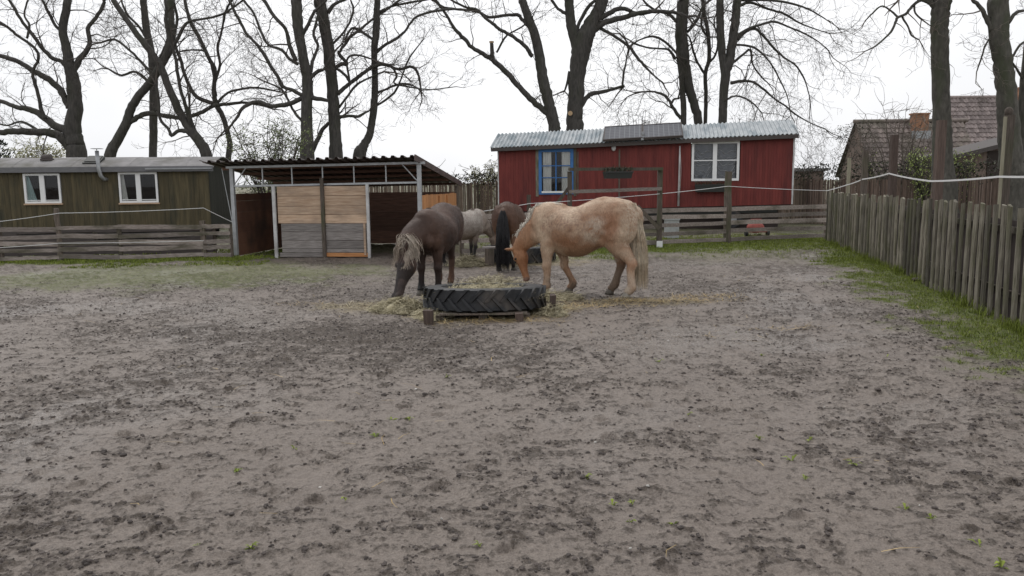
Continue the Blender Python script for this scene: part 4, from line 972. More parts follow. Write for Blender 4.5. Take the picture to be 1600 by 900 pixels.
# ------------------------------------------------------------------ houses
def tile_roof(mb, p0, ux, uy, W_, H_, tw=.27, th_=.33):
    """tiled slope: p0 lower-left corner, ux along eave, uy up the slope; rows step like lapped pantiles"""
    ux = Vector(ux).normalized(); uy = Vector(uy).normalized(); n = ux.cross(uy).normalized()
    nr = int(H_ / th_); nc = int(W_ / tw); sub = 5
    for r_ in range(nr):
        vs_ = []
        for e, (v, lift) in enumerate((((r_ - .12) * th_, .05), ((r_ + 1) * th_, .0))):
            for i in range(nc * sub + 1):
                u = i * tw / sub; ph = (i % sub) / sub
                vs_.append(Vector(p0) + ux * u + uy * v + n * (lift + .032 * math.cos(2 * math.pi * ph) + .004 * random.random()))
        k = nc * sub + 1
        for c in range(nc):
            fs = [(c * sub + i, c * sub + i + 1, k + c * sub + i + 1, k + c * sub + i) for i in range(sub)]
            sub_v = []; 
            mb.add([vs_[c * sub + i] for i in range(sub + 1)] + [vs_[k + c * sub + i] for i in range(sub + 1)] + [vs_[c * sub + i] - n * .035 for i in range(sub + 1)],
                   [(i, i + 1, sub + 2 + i, sub + 1 + i) for i in range(sub)] + [(2 * sub + 2 + i, 2 * sub + 3 + i, i + 1, i) for i in range(sub)])
def house(name, label, px0, px1, ridge_y, eave_y, d, dz, mat, chim, seed, hip=0):
    random.seed(seed)
    x0 = xs_(px0, d + dz); x1 = xs_(px1, d + dz); zr = D((px0 + px1) / 2, ridge_y, d + dz).z; ze = D((px0 + px1) / 2, eave_y, d).z
    o = Vector((x0, d, 0)); t = thing(name, label, 'house', o); W_ = x1 - x0
    sl = Vector((0, dz, zr - ze)); m = MB(); tile_roof(m, (0, 0, ze), (1, 0, 0), sl, W_, sl.length, .27, .34)
    sl2 = Vector((0, -dz, zr - ze)); m.add([(0, 2 * dz, ze), (0, dz, zr - .01), (W_, dz, zr - .01), (W_, 2 * dz, ze)], [(0, 1, 2, 3)]); m.tube([(-.05, dz, zr), (W_ + .05, dz, zr)], .11, 8)
    rf = m.build('roof', M[mat], t)
    w_ = MB(); w_.box((.15, .3, 0), (W_ - .15, 2 * dz - .3, ze + .05))
    for xx in (.15, W_ - .25): w_.add([(xx, .3, ze), (xx + .1, .3, ze), (xx + .1, 2 * dz - .3, ze), (xx, 2 * dz - .3, ze), (xx, dz, zr - .15), (xx + .1, dz, zr - .15)], [(0, 3, 4), (1, 5, 2), (0, 4, 5, 1), (3, 2, 5, 4)])
    w_.build('wall', M['house_wall'], t)
    for (cx, cw, cy0, cy1, cd_) in chim:
        c = MB(); dq = d + dz - .35 - cd_; xx = xs_(cx, dq) - x0; hw = cw / F * (d + dz) / 2; z1 = D(cx, cy0, dq).z; z0 = D(cx, cy1, dq).z - .6
        c.box((xx - hw, dz - .35 - cd_, z0), (xx + hw, dz + .15 - cd_, z1)); c.box((xx - hw - .05, dz - .40 - cd_, z1 + .003), (xx + hw + .05, dz + .2 - cd_, z1 + .09)); c.build('chimney', M['brick'], rf)
        fl = MB(); fl.box((xx - hw - .12, dz - .42 - cd_, z0 - .1), (xx + hw + .12, dz - .352 - cd_, z0 + .55)); fl.build('flashing', M['grey_metal'], rf)
    return t, o, W_, ze, zr
house('tiled_house', 'low old house with mossy brown tiled roof and brick chimney', 1328, 1500, 189, 276, 42, 2.4, 'tile', [(1431, 22, 179, 203, .4)], 2)
house('tiled_house', 'taller house with reddish tiled roof at the right edge', 1464, 1760, 151, 248, 48, 2.8, 'tile_red', [(1586, 11, 138, 158, .1)], 3)
# ivy on the gable of the old house
ivy_hedge('climbing_ivy', 'bare climbing vines hanging over the gable of the old tiled house', [(18.95, 41.9), (18.95, 46.6)], 4.6, 4.2, 8, dens=260)
def shed():
    d = 31; x0 = xs_(1487, d); x1 = xs_(1640, d); o = Vector((x0, d, 0)); t = thing('garden_shed', 'low brown shed with dark sloping roof beside the right trees', 'shed', o); W_ = x1 - x0
    z0 = D(1487, 246, d).z; z1 = D(1560, 222, d).z; k = (z1 - z0) / (xs_(1560, d) - x0)
    m = MB(); 
    n = 24
    for i in range(n):
        a = W_ * i / n; b = W_ * (i + 1) / n - .01; m.add([(a, .1, 0), (b, .1, 0), (b, 2.5, 0), (a, 2.5, 0), (a, .1, z0 + k * a * .8 - .05), (b, .1, z0 + k * b * .8 - .05), (b, 2.5, z0 + k * b * .8 - .05), (a, 2.5, z0 + k * a * .8 - .05)], [(0, 3, 2, 1), (4, 5, 6, 7), (0, 1, 5, 4), (1, 2, 6, 5), (2, 3, 7, 6), (3, 0, 4, 7)])
    m.build('wall', M['house_wall'], t)
    r_ = MB(); r_.beam((-.2, 1.2, z0 - .0), (W_, 1.2, z0 + k * W_ * .8 + .0), 3.0, .16, (0, 0, 1)); r_.build('roof', M['fascia'], t)
    w_ = MB(); a = xs_(1538, d) - x0; w_.box((a, .06, 1.6), (a + .7, .098, 2.6)); w_.build('window', M['dark_inside'], t)
shed()
def low_roof():
    d = 33; x = xs_(1262, d); o = Vector((x, d, 0)); t = thing('flat_roof_shed', 'small grey flat roof showing just above the ivy beside the red hut', 'shed', o)
    z = D(1262, 263, d).z
    m = MB(); m.box((-.6, 0, 0), (.6, 2, z - .12)); m.build('wall', M['house_wall'], t); m = MB(); m.box((-.75, -.1, z - .117), (.75, 2.1, z)); m.build('roof', M['felt'], t)
low_roof()
# things under and beside the red hut
def toy():
    p = Vector((xs_(1181, 22.5), 22.5, 0)); t = thing('ride_on_toy', 'small faded red ride-on toy seen through the rail fence', 'toy', p); t.scale = (.8, .8, .8)
    b = MB(); b.ell((0, 0, .30), .32, .25, .20); b.box((-.36, -.26, .14), (.36, .2, .24)); b.build('body', M['toy_red'], t, smooth=False)
    r_ = MB(); r_.tube([(-.22, -.05, .42), (-.18, -.05, .58), (.18, -.05, .58), (.22, -.05, .42)], .025, 8); r_.build('roll_bar', M['toy_red'], t, smooth=True)
    for s_ in (-1, 1):
        w_ = MB(); w_.tube([(s_ * .34, -.2, .12), (s_ * .42, -.2, .12)], .12, 14); w_.build('wheel', M['rubber'], t)
        l_ = MB(); l_.ell((s_ * .23, -.27, .22), .045, .02, .045); l_.build('headlight', M['white_paint'], t, smooth=True)
toy()
def crate():
    p = Vector((xs_(1050, 22.0), 22.0, 0)); t = thing('storage_box', 'pale grey box standing on the ground under the red hut', 'box', p)
    b = MB(); b.box((-.17, -.2, 0), (.17, .2, .50)); b.build('body', M['steel'], t); b = MB(); b.box((-.19, -.22, .503), (.19, .22, .55)); b.build('lid', M['steel'], t)
crate()
# ------------------------------------------------------------------ tyre feeders
def hay_heap(label, c, rx, ry, h, n, seed, tilt=0.0, L=.16, name="hay_heap", hw=.004):
    """mound of many curved stalks over a lumpy core"""
    r = np.random.default_rng(seed)
    mb = MB(); nu, nv = 36, 9; vs_ = []; fs = []
    for j in range(nv + 1):
        for i in range(nu):
            ph = 2 * math.pi * i / nu; q = 1 - j / nv; nz = mnoise.noise(Vector((math.cos(ph) * 2 * q, math.sin(ph) * 2 * q, seed * 3.1)))
            x = rx * q * math.cos(ph) * (1 + .18 * nz); y = ry * q * math.sin(ph) * (1 + .18 * nz); z = h * (1 - q ** 2.2) * (.75 + .6 * nz) + tilt * y
            vs_.append((x, y, z))
    for j in range(nv):
        for i in range(nu): a = j * nu + i; b = j * nu + (i + 1) % nu; fs.append((a, b, b + nu, a + nu))
    mb.add(vs_, fs)
    t = mb.build(name, M['hay'], None, smooth=True); t.location = c
    # stalks as bent thin ribbons joined in the same object's child
    q = np.sqrt(r.random(n)) * 1.12; ph = r.uniform(0, 2 * np.pi, n); x = rx * q * np.cos(ph); y = ry * q * np.sin(ph)
    z = h * np.clip(1 - q ** 2.2, 0, 1) * r.uniform(.75, 1.25, n) + tilt * y + r.uniform(0, .03, n)
    a = r.uniform(0, 2 * np.pi, n); el = r.normal(0, .35, n); Ls = L * r.uniform(.4, 1.2, n); cv = r.normal(0, .5, n)
    P = []; ns = 3
    px_, py_, pz_ = x - np.cos(a) * Ls / 2, y - np.sin(a) * Ls / 2, z.copy()
    for k in range(ns + 1):
        sx = -np.sin(a) * hw / 2; sy = np.cos(a) * hw / 2
        P.append(np.stack([np.column_stack([px_ - sx, py_ - sy, pz_]), np.column_stack([px_ + sx, py_ + sy, pz_ + hw * .5])], 1))
        px_ = px_ + np.cos(a) * np.cos(el) * Ls / ns; py_ = py_ + np.sin(a) * np.cos(el) * Ls / ns; pz_ = pz_ + np.sin(el) * Ls / ns; a = a + cv; el = el - .25
    V = np.stack(P, 1).reshape(n, (ns + 1) * 2, 3)
    V[:, :, 2] = np.maximum(V[:, :, 2], -.0 + tilt * V[:, :, 1] * (abs(tilt) > 0))
    f = (np.arange(n)[:, None, None] * (ns + 1) * 2 + np.array([[2 * k, 2 * k + 1, 2 * k + 3, 2 * k + 2] for k in range(ns)])[None]).reshape(-1, 4)
    o = np_mesh('hay_stalks', V.reshape(-1, 3), f, M['hay'], fattrs=dict(rnd=np.repeat(r.random(n), ns))); o.parent = t; o['kind'] = 'stuff'
    return tag(t, label, 'hay', kind='stuff')
def tyre(parent, c, Ro, Ri, H, tilt, lugs=True, nl=26):
    m = MB(); prof = [(Ri, .03), (Ri + .02, 0), (Ro - .06, 0), (Ro - .03, .015), (Ro - .03, H * .5), (Ro - .03, H - .015), (Ro - .06, H), (Ri + .02, H), (Ri, H - .03), (Ri + .03, H - .05), (Ro - .07, H - .06), (Ro - .07, .06), (Ri + .03, .05)]
    n = 96; k = len(prof); vs_ = []; fs = []
    for i in range(n):
        a = 2 * math.pi * i / n
        for (r_, z) in prof: vs_.append((r_ * math.cos(a), r_ * math.sin(a), z))
    for i in range(n):
        for j in range(k): A_ = i * k + j; B_ = i * k + (j + 1) % k; C_ = ((i + 1) % n) * k; fs.append((A_, C_ + j, C_ + (j + 1) % k, B_))
    m.add(vs_, fs); o = m.build('tyre', M['rubber'], parent, smooth=False); o.location = c; o.rotation_euler = (tilt, 0, 0)
    if lugs:
        lg = MB(); st = 5
        for i in range(nl):
            for half in (0, 1):
                a0 = 2 * math.pi * (i + .5 * half) / nl; vs_ = []; fs = []
                for s_ in range(st + 1):
                    u = s_ / st; ang = a0 - u * .22 + (0.03 * u * u); z = (H - .005 - u * H * .56) if half else (.005 + u * H * .56)
                    wa = .026 * (1 - .25 * u) / Ro * 1.35; hh = .032 * (1 - .3 * u)
                    for (da, rr) in ((-wa, Ro - .035), (-wa * .72, Ro - .03 + hh), (wa * .72, Ro - .03 + hh), (wa, Ro - .035)):
                        vs_.append((rr * math.cos(ang + da), rr * math.sin(ang + da), z))
                for s_ in range(st):
                    for j in range(4): a_ = s_ * 4 + j; b_ = s_ * 4 + (j + 1) % 4; fs.append((a_, b_, b_ + 4, a_ + 4))
                fs.append((3, 2, 1, 0)); fs.append((st * 4, st * 4 + 1, st * 4 + 2, st * 4 + 3))
                lg.add(vs_, fs)
        lg.build('tread_lugs', M['rubber'], o)
    return o
random.seed(11)
TC = Vector((-.345, 9.8, 0)); TILT = R(-4.2)
tf = thing('tyre_feeder', 'big tractor tyre laid flat on timber blocks as a hay feeder, in front', 'hay feeder', TC)
tyre(tf, (0, 0, .045), .775, .53, .265, TILT)
for (px, y0, y1, dx, w_) in ((668, 9.02, .14, 0, .11), (811, 9.0, .10, 0, .10), (863, 9.4, .25, 0, .06)):
    x = xs_(px, y0) - TC.x; m = MB(); m.box((x - w_ / 2, y0 - TC.y - .08, -.05), (x + w_ / 2, y0 - TC.y + .06, y1), Matrix.Rotation(random.uniform(-.08, .08), 3, 'Y'), warp=.008); m.build('timber_block', M['post_red'], tf)
m = MB()
for k in range(5): m.box((-.5, -.74 + k * .30, .035), (.52, -.62 + k * .30, .06), warp=.004)
for x in (-.5, 0, .5): m.box((x - .05, -.7, -.02), (x + .05, .6, .033))
pal = m.build('pallet', M['post'], tf); pal.rotation_euler = (R(-2), 0, 0)
hay_heap('greenish hay filling the front tyre feeder', TC + Vector((.03, .10, .16)), .72, .66, .11, 7000, 1, tilt=-.07, L=.16)
hay_heap('hay heap lying on the mud to the left of the front tyre', Vector((-1.42, 9.85, 0)), .34, .28, .12, 2300, 2)
hay_heap('small hay tuft on the mud at the right end of the front tyre', Vector((.50, 9.35, 0)), .15, .13, .11, 700, 3, L=.12)
hay_heap('hay spilled behind the right side of the front tyre', Vector((.55, 10.75, 0)), .40, .24, .05, 1100, 4)
hay_heap('hay pulled out under the left corner of the front tyre', Vector((-.95, 9.35, 0)), .22, .26, .07, 800, 7)
hay_heap('hay piled along the far rim of the front tyre', TC + Vector((.05, .88, .0)), .78, .20, .26, 4200, 8)
tf2 = thing('tyre_feeder', 'second dark tyre feeder at the back beside the bay pony', 'hay feeder', (.18, 15.95, 0))
tyre(tf2, (0, 0, .02), .72, .45, .30, 0, True, 24)
for px in (762, 768, 852): 
    x = xs_(px, 15.15) - .18; m = MB(); m.box((x - .05, -.86, -.05), (x + .05, -.78, .33), warp=.008); m.build('timber_block', M['post'], tf2)
m = MB(); m.box((-.75, -.84, .335), (-.5, -.6, .36), warp=.004); m.build('board', M['plank_old'], tf2)
hay_heap('hay inside the second tyre feeder at the back', Vector((.18, 15.95, .15)), .5, .5, .2, 1800, 5, L=.2)
hay_heap('hay heap beside the left edge of the back feeder', Vector((-.85, 15.2, 0)), .36, .25, .16, 1300, 6, L=.2)
# dropping near the fence
dm = MB(); p = G(1441, 441)
for k in range(14): dm.ell((random.gauss(0, .07), random.gauss(0, .05), .03 + random.random() * .03), .04, .035, .03, nu=7, nv=5)
o = dm.build('dung_pile', M['mudclod'], None, smooth=True); o.location = p; tag(o, 'small brown dung pile on the grass by the pickets', 'dung')

# ------------------------------------------------------------------ horses
def coat_mat(name, rough=.62):
    m, nt, b = new_mat(name)
    a = nd(nt, 'ShaderNodeAttribute'); a.attribute_name = 'coat'; a.attribute_type = 'GEOMETRY'
    n = noise_n(nt, 60, detail=5, stretch=(1, 1, .35)); c = mixc(nt, .45, a.outputs['Color'], ramp(nt, n, [(.25, (.55, .55, .55)), (.75, (1.45, 1.45, 1.45))]), 'MULTIPLY')
    nt.links.new(c, b.inputs['Base Color']); b.inputs['Roughness'].default_value = rough; b.inputs['Specular IOR Level'].default_value = .35
    b.inputs['Sheen Weight'].default_value = .0; b.inputs['Sheen Roughness'].default_value = .5
    bn = nd(nt, 'ShaderNodeBump'); bn.inputs['Strength'].default_value = .5; bn.inputs['Distance'].default_value = .01
    nt.links.new(noise_n(nt, 90, detail=4, stretch=(1, 1, .3)), bn.inputs['Height']); nt.links.new(bn.outputs[0], b.inputs['Normal']); return m
M['coat'] = coat_mat('horse_coat')
M['hoof'] = simple('hoof', (.05, .043, .036), .6, c2=(.13, .115, .095), scale=20)
M['hoof_pale'] = simple('pale_hoof', (.22, .20, .17), .6, c2=(.36, .33, .28), scale=20)
M['eye'] = simple('eye', (.008, .006, .005), .12)
M['hair_flax'] = simple('flaxen_hair', (.42, .32, .215), .6, c2=(.72, .63, .50), scale=5, rndamt=.35)
M['hair_tan'] = simple('ash_blond_hair', (.30, .24, .19), .6, c2=(.56, .49, .41), scale=4, rndamt=.45)
M['hair_brown'] = simple('brown_hair', (.085, .058, .044), .6, c2=(.15, .11, .085), scale=4, rndamt=.4)
M['hair_black'] = simple('black_hair', (.010, .010, .012), .5, c2=(.022, .020, .022), scale=5, rndamt=.4)
M['hair_white'] = simple('white_hair', (.62, .58, .50), .6, c2=(.74, .70, .62), scale=5, rndamt=.25)
def lerp3(a, b, t): return tuple(a[i] + (b[i] - a[i]) * t for i in range(3))
def cr(P, t):
    """Catmull-Rom on a list of tuples, t in 0..len-1"""
    n = len(P) - 1; i = min(int(t), n - 1); f = t - i
    p0 = P[max(i - 1, 0)]; p1 = P[i]; p2 = P[i + 1]; p3 = P[min(i + 2, n)]
    return tuple(.5 * ((2 * b) + (c - a) * f + (2 * a - 5 * b + 4 * c - d) * f * f + (3 * b - a - 3 * c + d) * f ** 3) for a, b, c, d in zip(p0, p1, p2, p3))
def ringtube(mb, nodes, sub=4, n=18, sides=None):
    """nodes: (x,y,z, side radius, front radius, back radius); side axis follows yaw in nodes[6]"""
    P = [cr(nodes, i / sub) for i in range((len(nodes) - 1) * sub + 1)]; vs_ = []; fs = []
    for i, p in enumerate(P):
        a = Vector(P[max(i - 1, 0)][:3]); b = Vector(P[min(i + 1, len(P) - 1)][:3]); t = (b - a).normalized()
        yaw = p[6] if len(p) > 6 else 0.0
        side = Vector((-math.sin(yaw), math.cos(yaw), 0)); side = (side - t * side.dot(t)).normalized(); nn = side.cross(t).normalized()   # nn: for t=+x -> side=y, nn=-z
        for k in range(n):
            th = 2 * math.pi * k / n; c, s_ = math.cos(th), math.sin(th)
            rr = p[4] if c < 0 else p[5]
            vs_.append(Vector(p[:3]) + side * s_ * max(p[3], .004) + nn * c * max(rr, .004))
    for i in range(len(P) - 1):
        for k in range(n): a = i * n + k; b = i * n + (k + 1) % n; fs.append((a, b, b + n, a + n))
    fs.append(tuple(range(n))[::-1]); fs.append(tuple((len(P) - 1) * n + k for k in range(n)))
    mb.add(vs_, fs); return P
def strands(name, mat, parent, roots, n, fn, wd, seed, segs=7):
    """roots(t)-> start; fn(u, r)-> list of offsets; thin flattened ribbons grouped in locks"""
    random.seed(seed); m = MB()
    for _ in range(n):
        pts, w_ = fn(random.random())
        vs_ = []; fs = []
        d = (pts[-1] - pts[0]); 
        a = random.uniform(0, math.pi); s_ = Vector((math.cos(a), math.sin(a), 0))
        for i, p in enumerate(pts):
            k = w_ * (1 - .75 * i / (len(pts) - 1)) / 2; vs_ += [p - s_ * k, p + s_ * k, p + Vector((-s_.y, s_.x, 0)) * k * .8]
        for i in range(len(pts) - 1):
            q = i * 3
            for j in range(3): fs.append((q + j, q + (j + 1) % 3, q + 3 + (j + 1) % 3, q + 3 + j))
        m.add(vs_, fs)
    return m.build(name, mat, parent, smooth=True)
def horse(name, label, loc, rz, s, neck, head, legs, coatfn, hoofmats, eye=True, mane=None, tail=None, forelock=None, barrel=1.0, voxel=.0135, group=None, fur=26000):
    t = thing(name, label, 'horse', loc, rz); t.scale = (s, s, s)
    if group: t['group'] = group
    mb = MB()
    B = barrel
    torso = [(-.78, 0, 1.03, .06, .10, .10), (-.74, 0, 1.04, .14, .18, .16), (-.66, 0, 1.04, .225, .265, .22), (-.50, 0, 1.05, .275, .31, .29), (-.32, 0, 1.03, .285, .355, .31), (-.12, 0, .98, .30 * B, .335, .34), (.08, 0, .95, .325 * B, .30, .37 * B),
             (.26, 0, .95, .315 * B, .295, .355 * B), (.42, 0, .98, .27, .31, .33), (.55, 0, 1.0, .235, .31, .31), (.66, 0, .97, .20, .24, .26), (.74, 0, .95, .13, .15, .17), (.77, 0, .95, .06, .07, .08)]
    # ringtube front radius: c<0 is up (nn=-z)
    ringtube(mb, torso, 4, 28)
    mb.ell((.40, 0, 1.17), .20, .06, .14)                      # withers
    for sd in (-1, 1):
        mb.ell((.46, sd * .135, .93), .20, .12, .27, Matrix.Rotation(R(-12), 3, 'Y'))   # shoulder
        mb.ell((-.52, sd * .14, 1.02), .25, .14, .32, Matrix.Rotation(R(14), 3, 'Y'))   # haunch
        mb.ell((.66, sd * .07, .86), .12, .09, .14)                                        # breast
        mb.ell((-.30, sd * .17, .86), .14, .08, .17)                                       # flank / stifle fold
    ringtube(mb, neck, 5, 22)
    ringtube(mb, head['rings'], 4, 20)
    # cheeks, brow, ears
    hp = [Vector(q[:3]) for q in head['rings']]; ax = (hp[-1] - hp[0]).normalized(); yaw = head['rings'][0][6]
    sv = Vector((-math.sin(yaw), math.cos(yaw), 0)); sv = (sv - ax * sv.dot(ax)).normalized(); fv = -(sv.cross(ax)).normalized()   # fv: towards the forehead side
    hl = (hp[-1] - hp[0]).length; hk = head.get('k', 1.0)
    rotm = Matrix((sv, fv, ax)).transposed()
    for sd in (-1, 1):
        mb.ell(hp[0] + ax * hl * .30 - fv * .035 * hk + sv * sd * .045 * hk, .045 * hk, .085 * hk, .10 * hk, rotm)
        mb.ell(hp[0] + ax * hl * .31 + fv * .045 * hk + sv * sd * .068 * hk, .024 * hk, .03 * hk, .04 * hk, rotm)
        mb.ell(hp[0] + ax * hl * .93 + fv * .028 * hk + sv * sd * .035 * hk, .026 * hk, .022 * hk, .035 * hk, rotm)
        eo = hp[0] + ax * hl * .03 + fv * .055 * hk + sv * sd * .055 * hk; ed = (-ax * head.get('ear_up', .9) + sv * sd * head.get('ear_out', .45) + fv * head.get('ear_f', .15)).normalized()
        vs_ = []; 
        ringtube(mb, [(*(eo - ed * .03 * hk), .02 * hk, .018, .018, yaw), (*(eo + ed * .02 * hk), .030 * hk, .02, .02, yaw), (*(eo + ed * .065 * hk), .027 * hk, .016, .016, yaw), (*(eo + ed * .095 * hk), .014 * hk, .011, .011, yaw), (*(eo + ed * .11 * hk), .008, .008, .008, yaw)], 3, 10)
    hoofs = []
    for (kind, sd, nodes) in legs:
        ringtube(mb, [(*n_[:3], n_[3], n_[4] if len(n_) > 4 else n_[3], n_[5] if len(n_) > 5 else n_[3]) for n_ in nodes], 4, 14)
        hoofs.append(nodes[-1])
    if tail: ringtube(mb, [(-.66, 0, 1.24, .05, .05, .05), (-.76, 0, 1.19, .045, .04, .04), (-.80, 0, 1.08, .035, .03, .03), (-.80, 0, .98, .02, .02, .02)], 3, 10)
    raw = mb.build('body_raw', M['coat'], None)
    rm = raw.modifiers.new('r', 'REMESH'); rm.mode = 'VOXEL'; rm.voxel_size = voxel; rm.use_smooth_shade = True
    sm = raw.modifiers.new('s', 'SMOOTH'); sm.iterations = 7; sm.factor = .5
    dg = bpy.context.evaluated_depsgraph_get(); me = bpy.data.meshes.new_from_object(raw.evaluated_get(dg)); me.name = 'body'
    bpy.data.objects.remove(raw)
    body = bpy.data.objects.new('body', me); COL.objects.link(body); body.parent = t
    me.materials.clear(); me.materials.append(M['coat'])
    no = [v.normal.copy() for v in me.vertices]
    for v, n_ in zip(me.vertices, no):
        co = v.co; am = .0055 if co.z > .6 else .003
        v.co = co + n_ * (mnoise.noise(co * 7.0) * am * 1.3 + mnoise.noise(co * 19.0) * am * .5)
    ca = me.attributes.new('coat', 'FLOAT_COLOR', 'POINT'); cols = []
    for v in me.vertices:
        co = v.co
        n1 = mnoise.noise(co * 3.0); n2 = mnoise.noise(co * 9.0 + Vector((5, 2, 1))); n3 = mnoise.noise(co * 45.0)
        hd = (co - hp[0]).dot(ax) / hl; rad = ((co - hp[0]) - ax * (co - hp[0]).dot(ax)).length
        onhead = hd if (rad < .15 and -.1 < hd < 1.15 and co.z < 1.0) else -1
        c = coatfn(co, n1, n2, n3, onhead, (co - hp[0]).dot(fv), abs((co - hp[0]).dot(sv)))
        cols += [c[0], c[1], c[2], 1]
    ca.data.foreach_set('color', cols)
    me.polygons.foreach_set('use_smooth', [True] * len(me.polygons))
    if fur:
        rg = np.random.default_rng(3); npoly = len(me.polygons); pk = rg.integers(0, npoly, fur); V_ = []; C_ = []; random.seed(5)
        for k_ in pk:
            pl_ = me.polygons[k_]; vi = pl_.vertices[0]; p_ = Vector(me.vertices[vi].co); n_ = Vector(pl_.normal); p_ = p_ + (Vector(pl_.center) - p_) * random.uniform(0, 2)
            dn_ = Vector((-.45, 0, -1)); dn_ = (dn_ - n_ * dn_.dot(n_)); dn_ = dn_.normalized() if dn_.length > .01 else Vector((-1, 0, 0))
            d_ = (n_ * random.uniform(.15, .5) + dn_ + Vector((random.gauss(0, .2), random.gauss(0, .2), random.gauss(0, .2)))).normalized(); s_ = n_.cross(d_).normalized() * .0022; L_ = random.uniform(.012, .032)
            p_ = p_ - n_ * .002; V_ += [p_ - s_, p_ + s_, p_ + d_ * L_ + s_ * .3, p_ + d_ * L_ - s_ * .3]; f_ = random.uniform(.65, 1.4); cc = cols[vi * 4: vi * 4 + 3]; C_ += [min(1, cc[0] * f_), min(1, cc[1] * f_), min(1, cc[2] * f_), 1] * 4
        fo = np_mesh('coat_hair', np.array([tuple(q) for q in V_]), np.arange(len(V_)).reshape(-1, 4), M['coat']); fo.parent = t; fo['kind'] = 'stuff'
        fa = fo.data.attributes.new('coat', 'FLOAT_COLOR', 'POINT'); fa.data.foreach_set('color', C_)
    for i, h_ in enumerate(hoofs):
        m = MB(); x, y, z = h_[:3]; n = 16; vs_ = []
        for (zz, rr, dx) in ((-.012, .062, .022), (.02, .058, .015), (.062, .046, -.002), (.075, .036, -.008)):
            for k in range(n): a = 2 * math.pi * k / n; vs_.append((x + dx + rr * math.cos(a) * 1.08, y + rr * math.sin(a), zz + max(0, z - .085)))
        fs = [(j * n + k, j * n + (k + 1) % n, (j + 1) * n + (k + 1) % n, (j + 1) * n + k) for j in range(3) for k in range(n)]; fs += [tuple(range(n))[::-1], tuple(3 * n + k for k in range(n))]
        m.add(vs_, fs); m.build('hoof', M[hoofmats[i]], t, smooth=True)
    for sd in (-1, 1):
        m = MB(); m.ell(hp[0] + ax * hl * .325 + fv * .036 * hk + sv * sd * .086 * hk, .012 * hk, .016 * hk, .020 * hk, rotm); m.build('eye', M['eye'], t, smooth=True)
    ctx = dict(hp=hp, ax=ax, sv=sv, fv=fv, hl=hl)
    if mane: mane(t, ctx)
    if forelock: forelock(t, ctx)
    if tail: tail(t, ctx)
    print(name, len(me.vertices)); return t
def fore(x, y, hx=0.0, hz=.085, k=1.0, kx=None):
    kx = x + (hx * .45) if kx is None else kx
    return ('fore', 0, [(x - .04, y * .95, .92, .085, .10, .12), (x - .02, y, .76, .080 * k, .095 * k, .10 * k), (x + hx * .2, y, .62, .062 * k, .072 * k, .072 * k), (kx - .0, y, .47, .047 * k, .05 * k, .05 * k), (kx + .008, y, .40, .05 * k, .053 * k, .05 * k), (kx + (hx + x - kx) * .25, y, .33, .037 * k, .039 * k, .042 * k),
                        (x + hx * .92, y, .19, .034 * k, .036 * k, .04 * k), (x + hx, y, .13, .044 * k, .042 * k, .052 * k), (x + hx + .03, y, hz, .041 * k, .042 * k, .042 * k), (x + hx + .045, y, hz - .03, .045 * k, .045 * k, .045 * k)])
def hind(x, y, hx=0.0, hz=.085, k=1.0, hock=None):
    hk = x - .12 + hx if hock is None else hock
    return ('hind', 0, [(x + .02, y * .9, 1.05, .13, .20, .18), (x + .06, y, .88, .115 * k, .165 * k, .14 * k), (x + .04, y, .74, .088 * k, .13 * k, .11 * k), (x - .03 + hx * .3, y, .62, .062 * k, .085 * k, .078 * k), (hk + .03, y, .52, .046 * k, .054 * k, .060 * k), (hk, y, .455, .048 * k, .052 * k, .062 * k),
                        (hk + .012, y, .38, .042 * k, .044 * k, .048 * k), (hk + (x + hx - .06 - hk) * .55, y, .25, .036 * k, .038 * k, .042 * k), (x + hx - .07, y, .14, .045 * k, .044 * k, .053 * k), (x + hx - .03, y, hz, .042 * k, .043 * k, .043 * k), (x + hx - .012, y, hz - .03, .046 * k, .046 * k, .046 * k)])
def head_rings(poll, muz, yaw, k=1.0):
    p = Vector(poll); m = Vector(muz); ax = (m - p); L = ax.length; a = ax.normalized(); sv = Vector((-math.sin(yaw), math.cos(yaw), 0)); sv = (sv - a * sv.dot(a)).normalized(); fv = -(sv.cross(a)).normalized()
    R_ = []
    # front radius (forehead) / back radius (jaw)
    for (u, sd, f_, b_) in ((-.02, .055, .05, .06), (.10, .078, .072, .095), (.25, .088, .072, .135), (.40, .080, .064, .125), (.55, .064, .056, .085), (.70, .054, .050, .060), (.84, .053, .048, .054), (.94, .052, .044, .050), (1.0, .036, .028, .032)):
        q = p + a * L * u; R_.append((q.x, q.y, q.z, sd * k, f_ * k, b_ * k, yaw))
    return R_
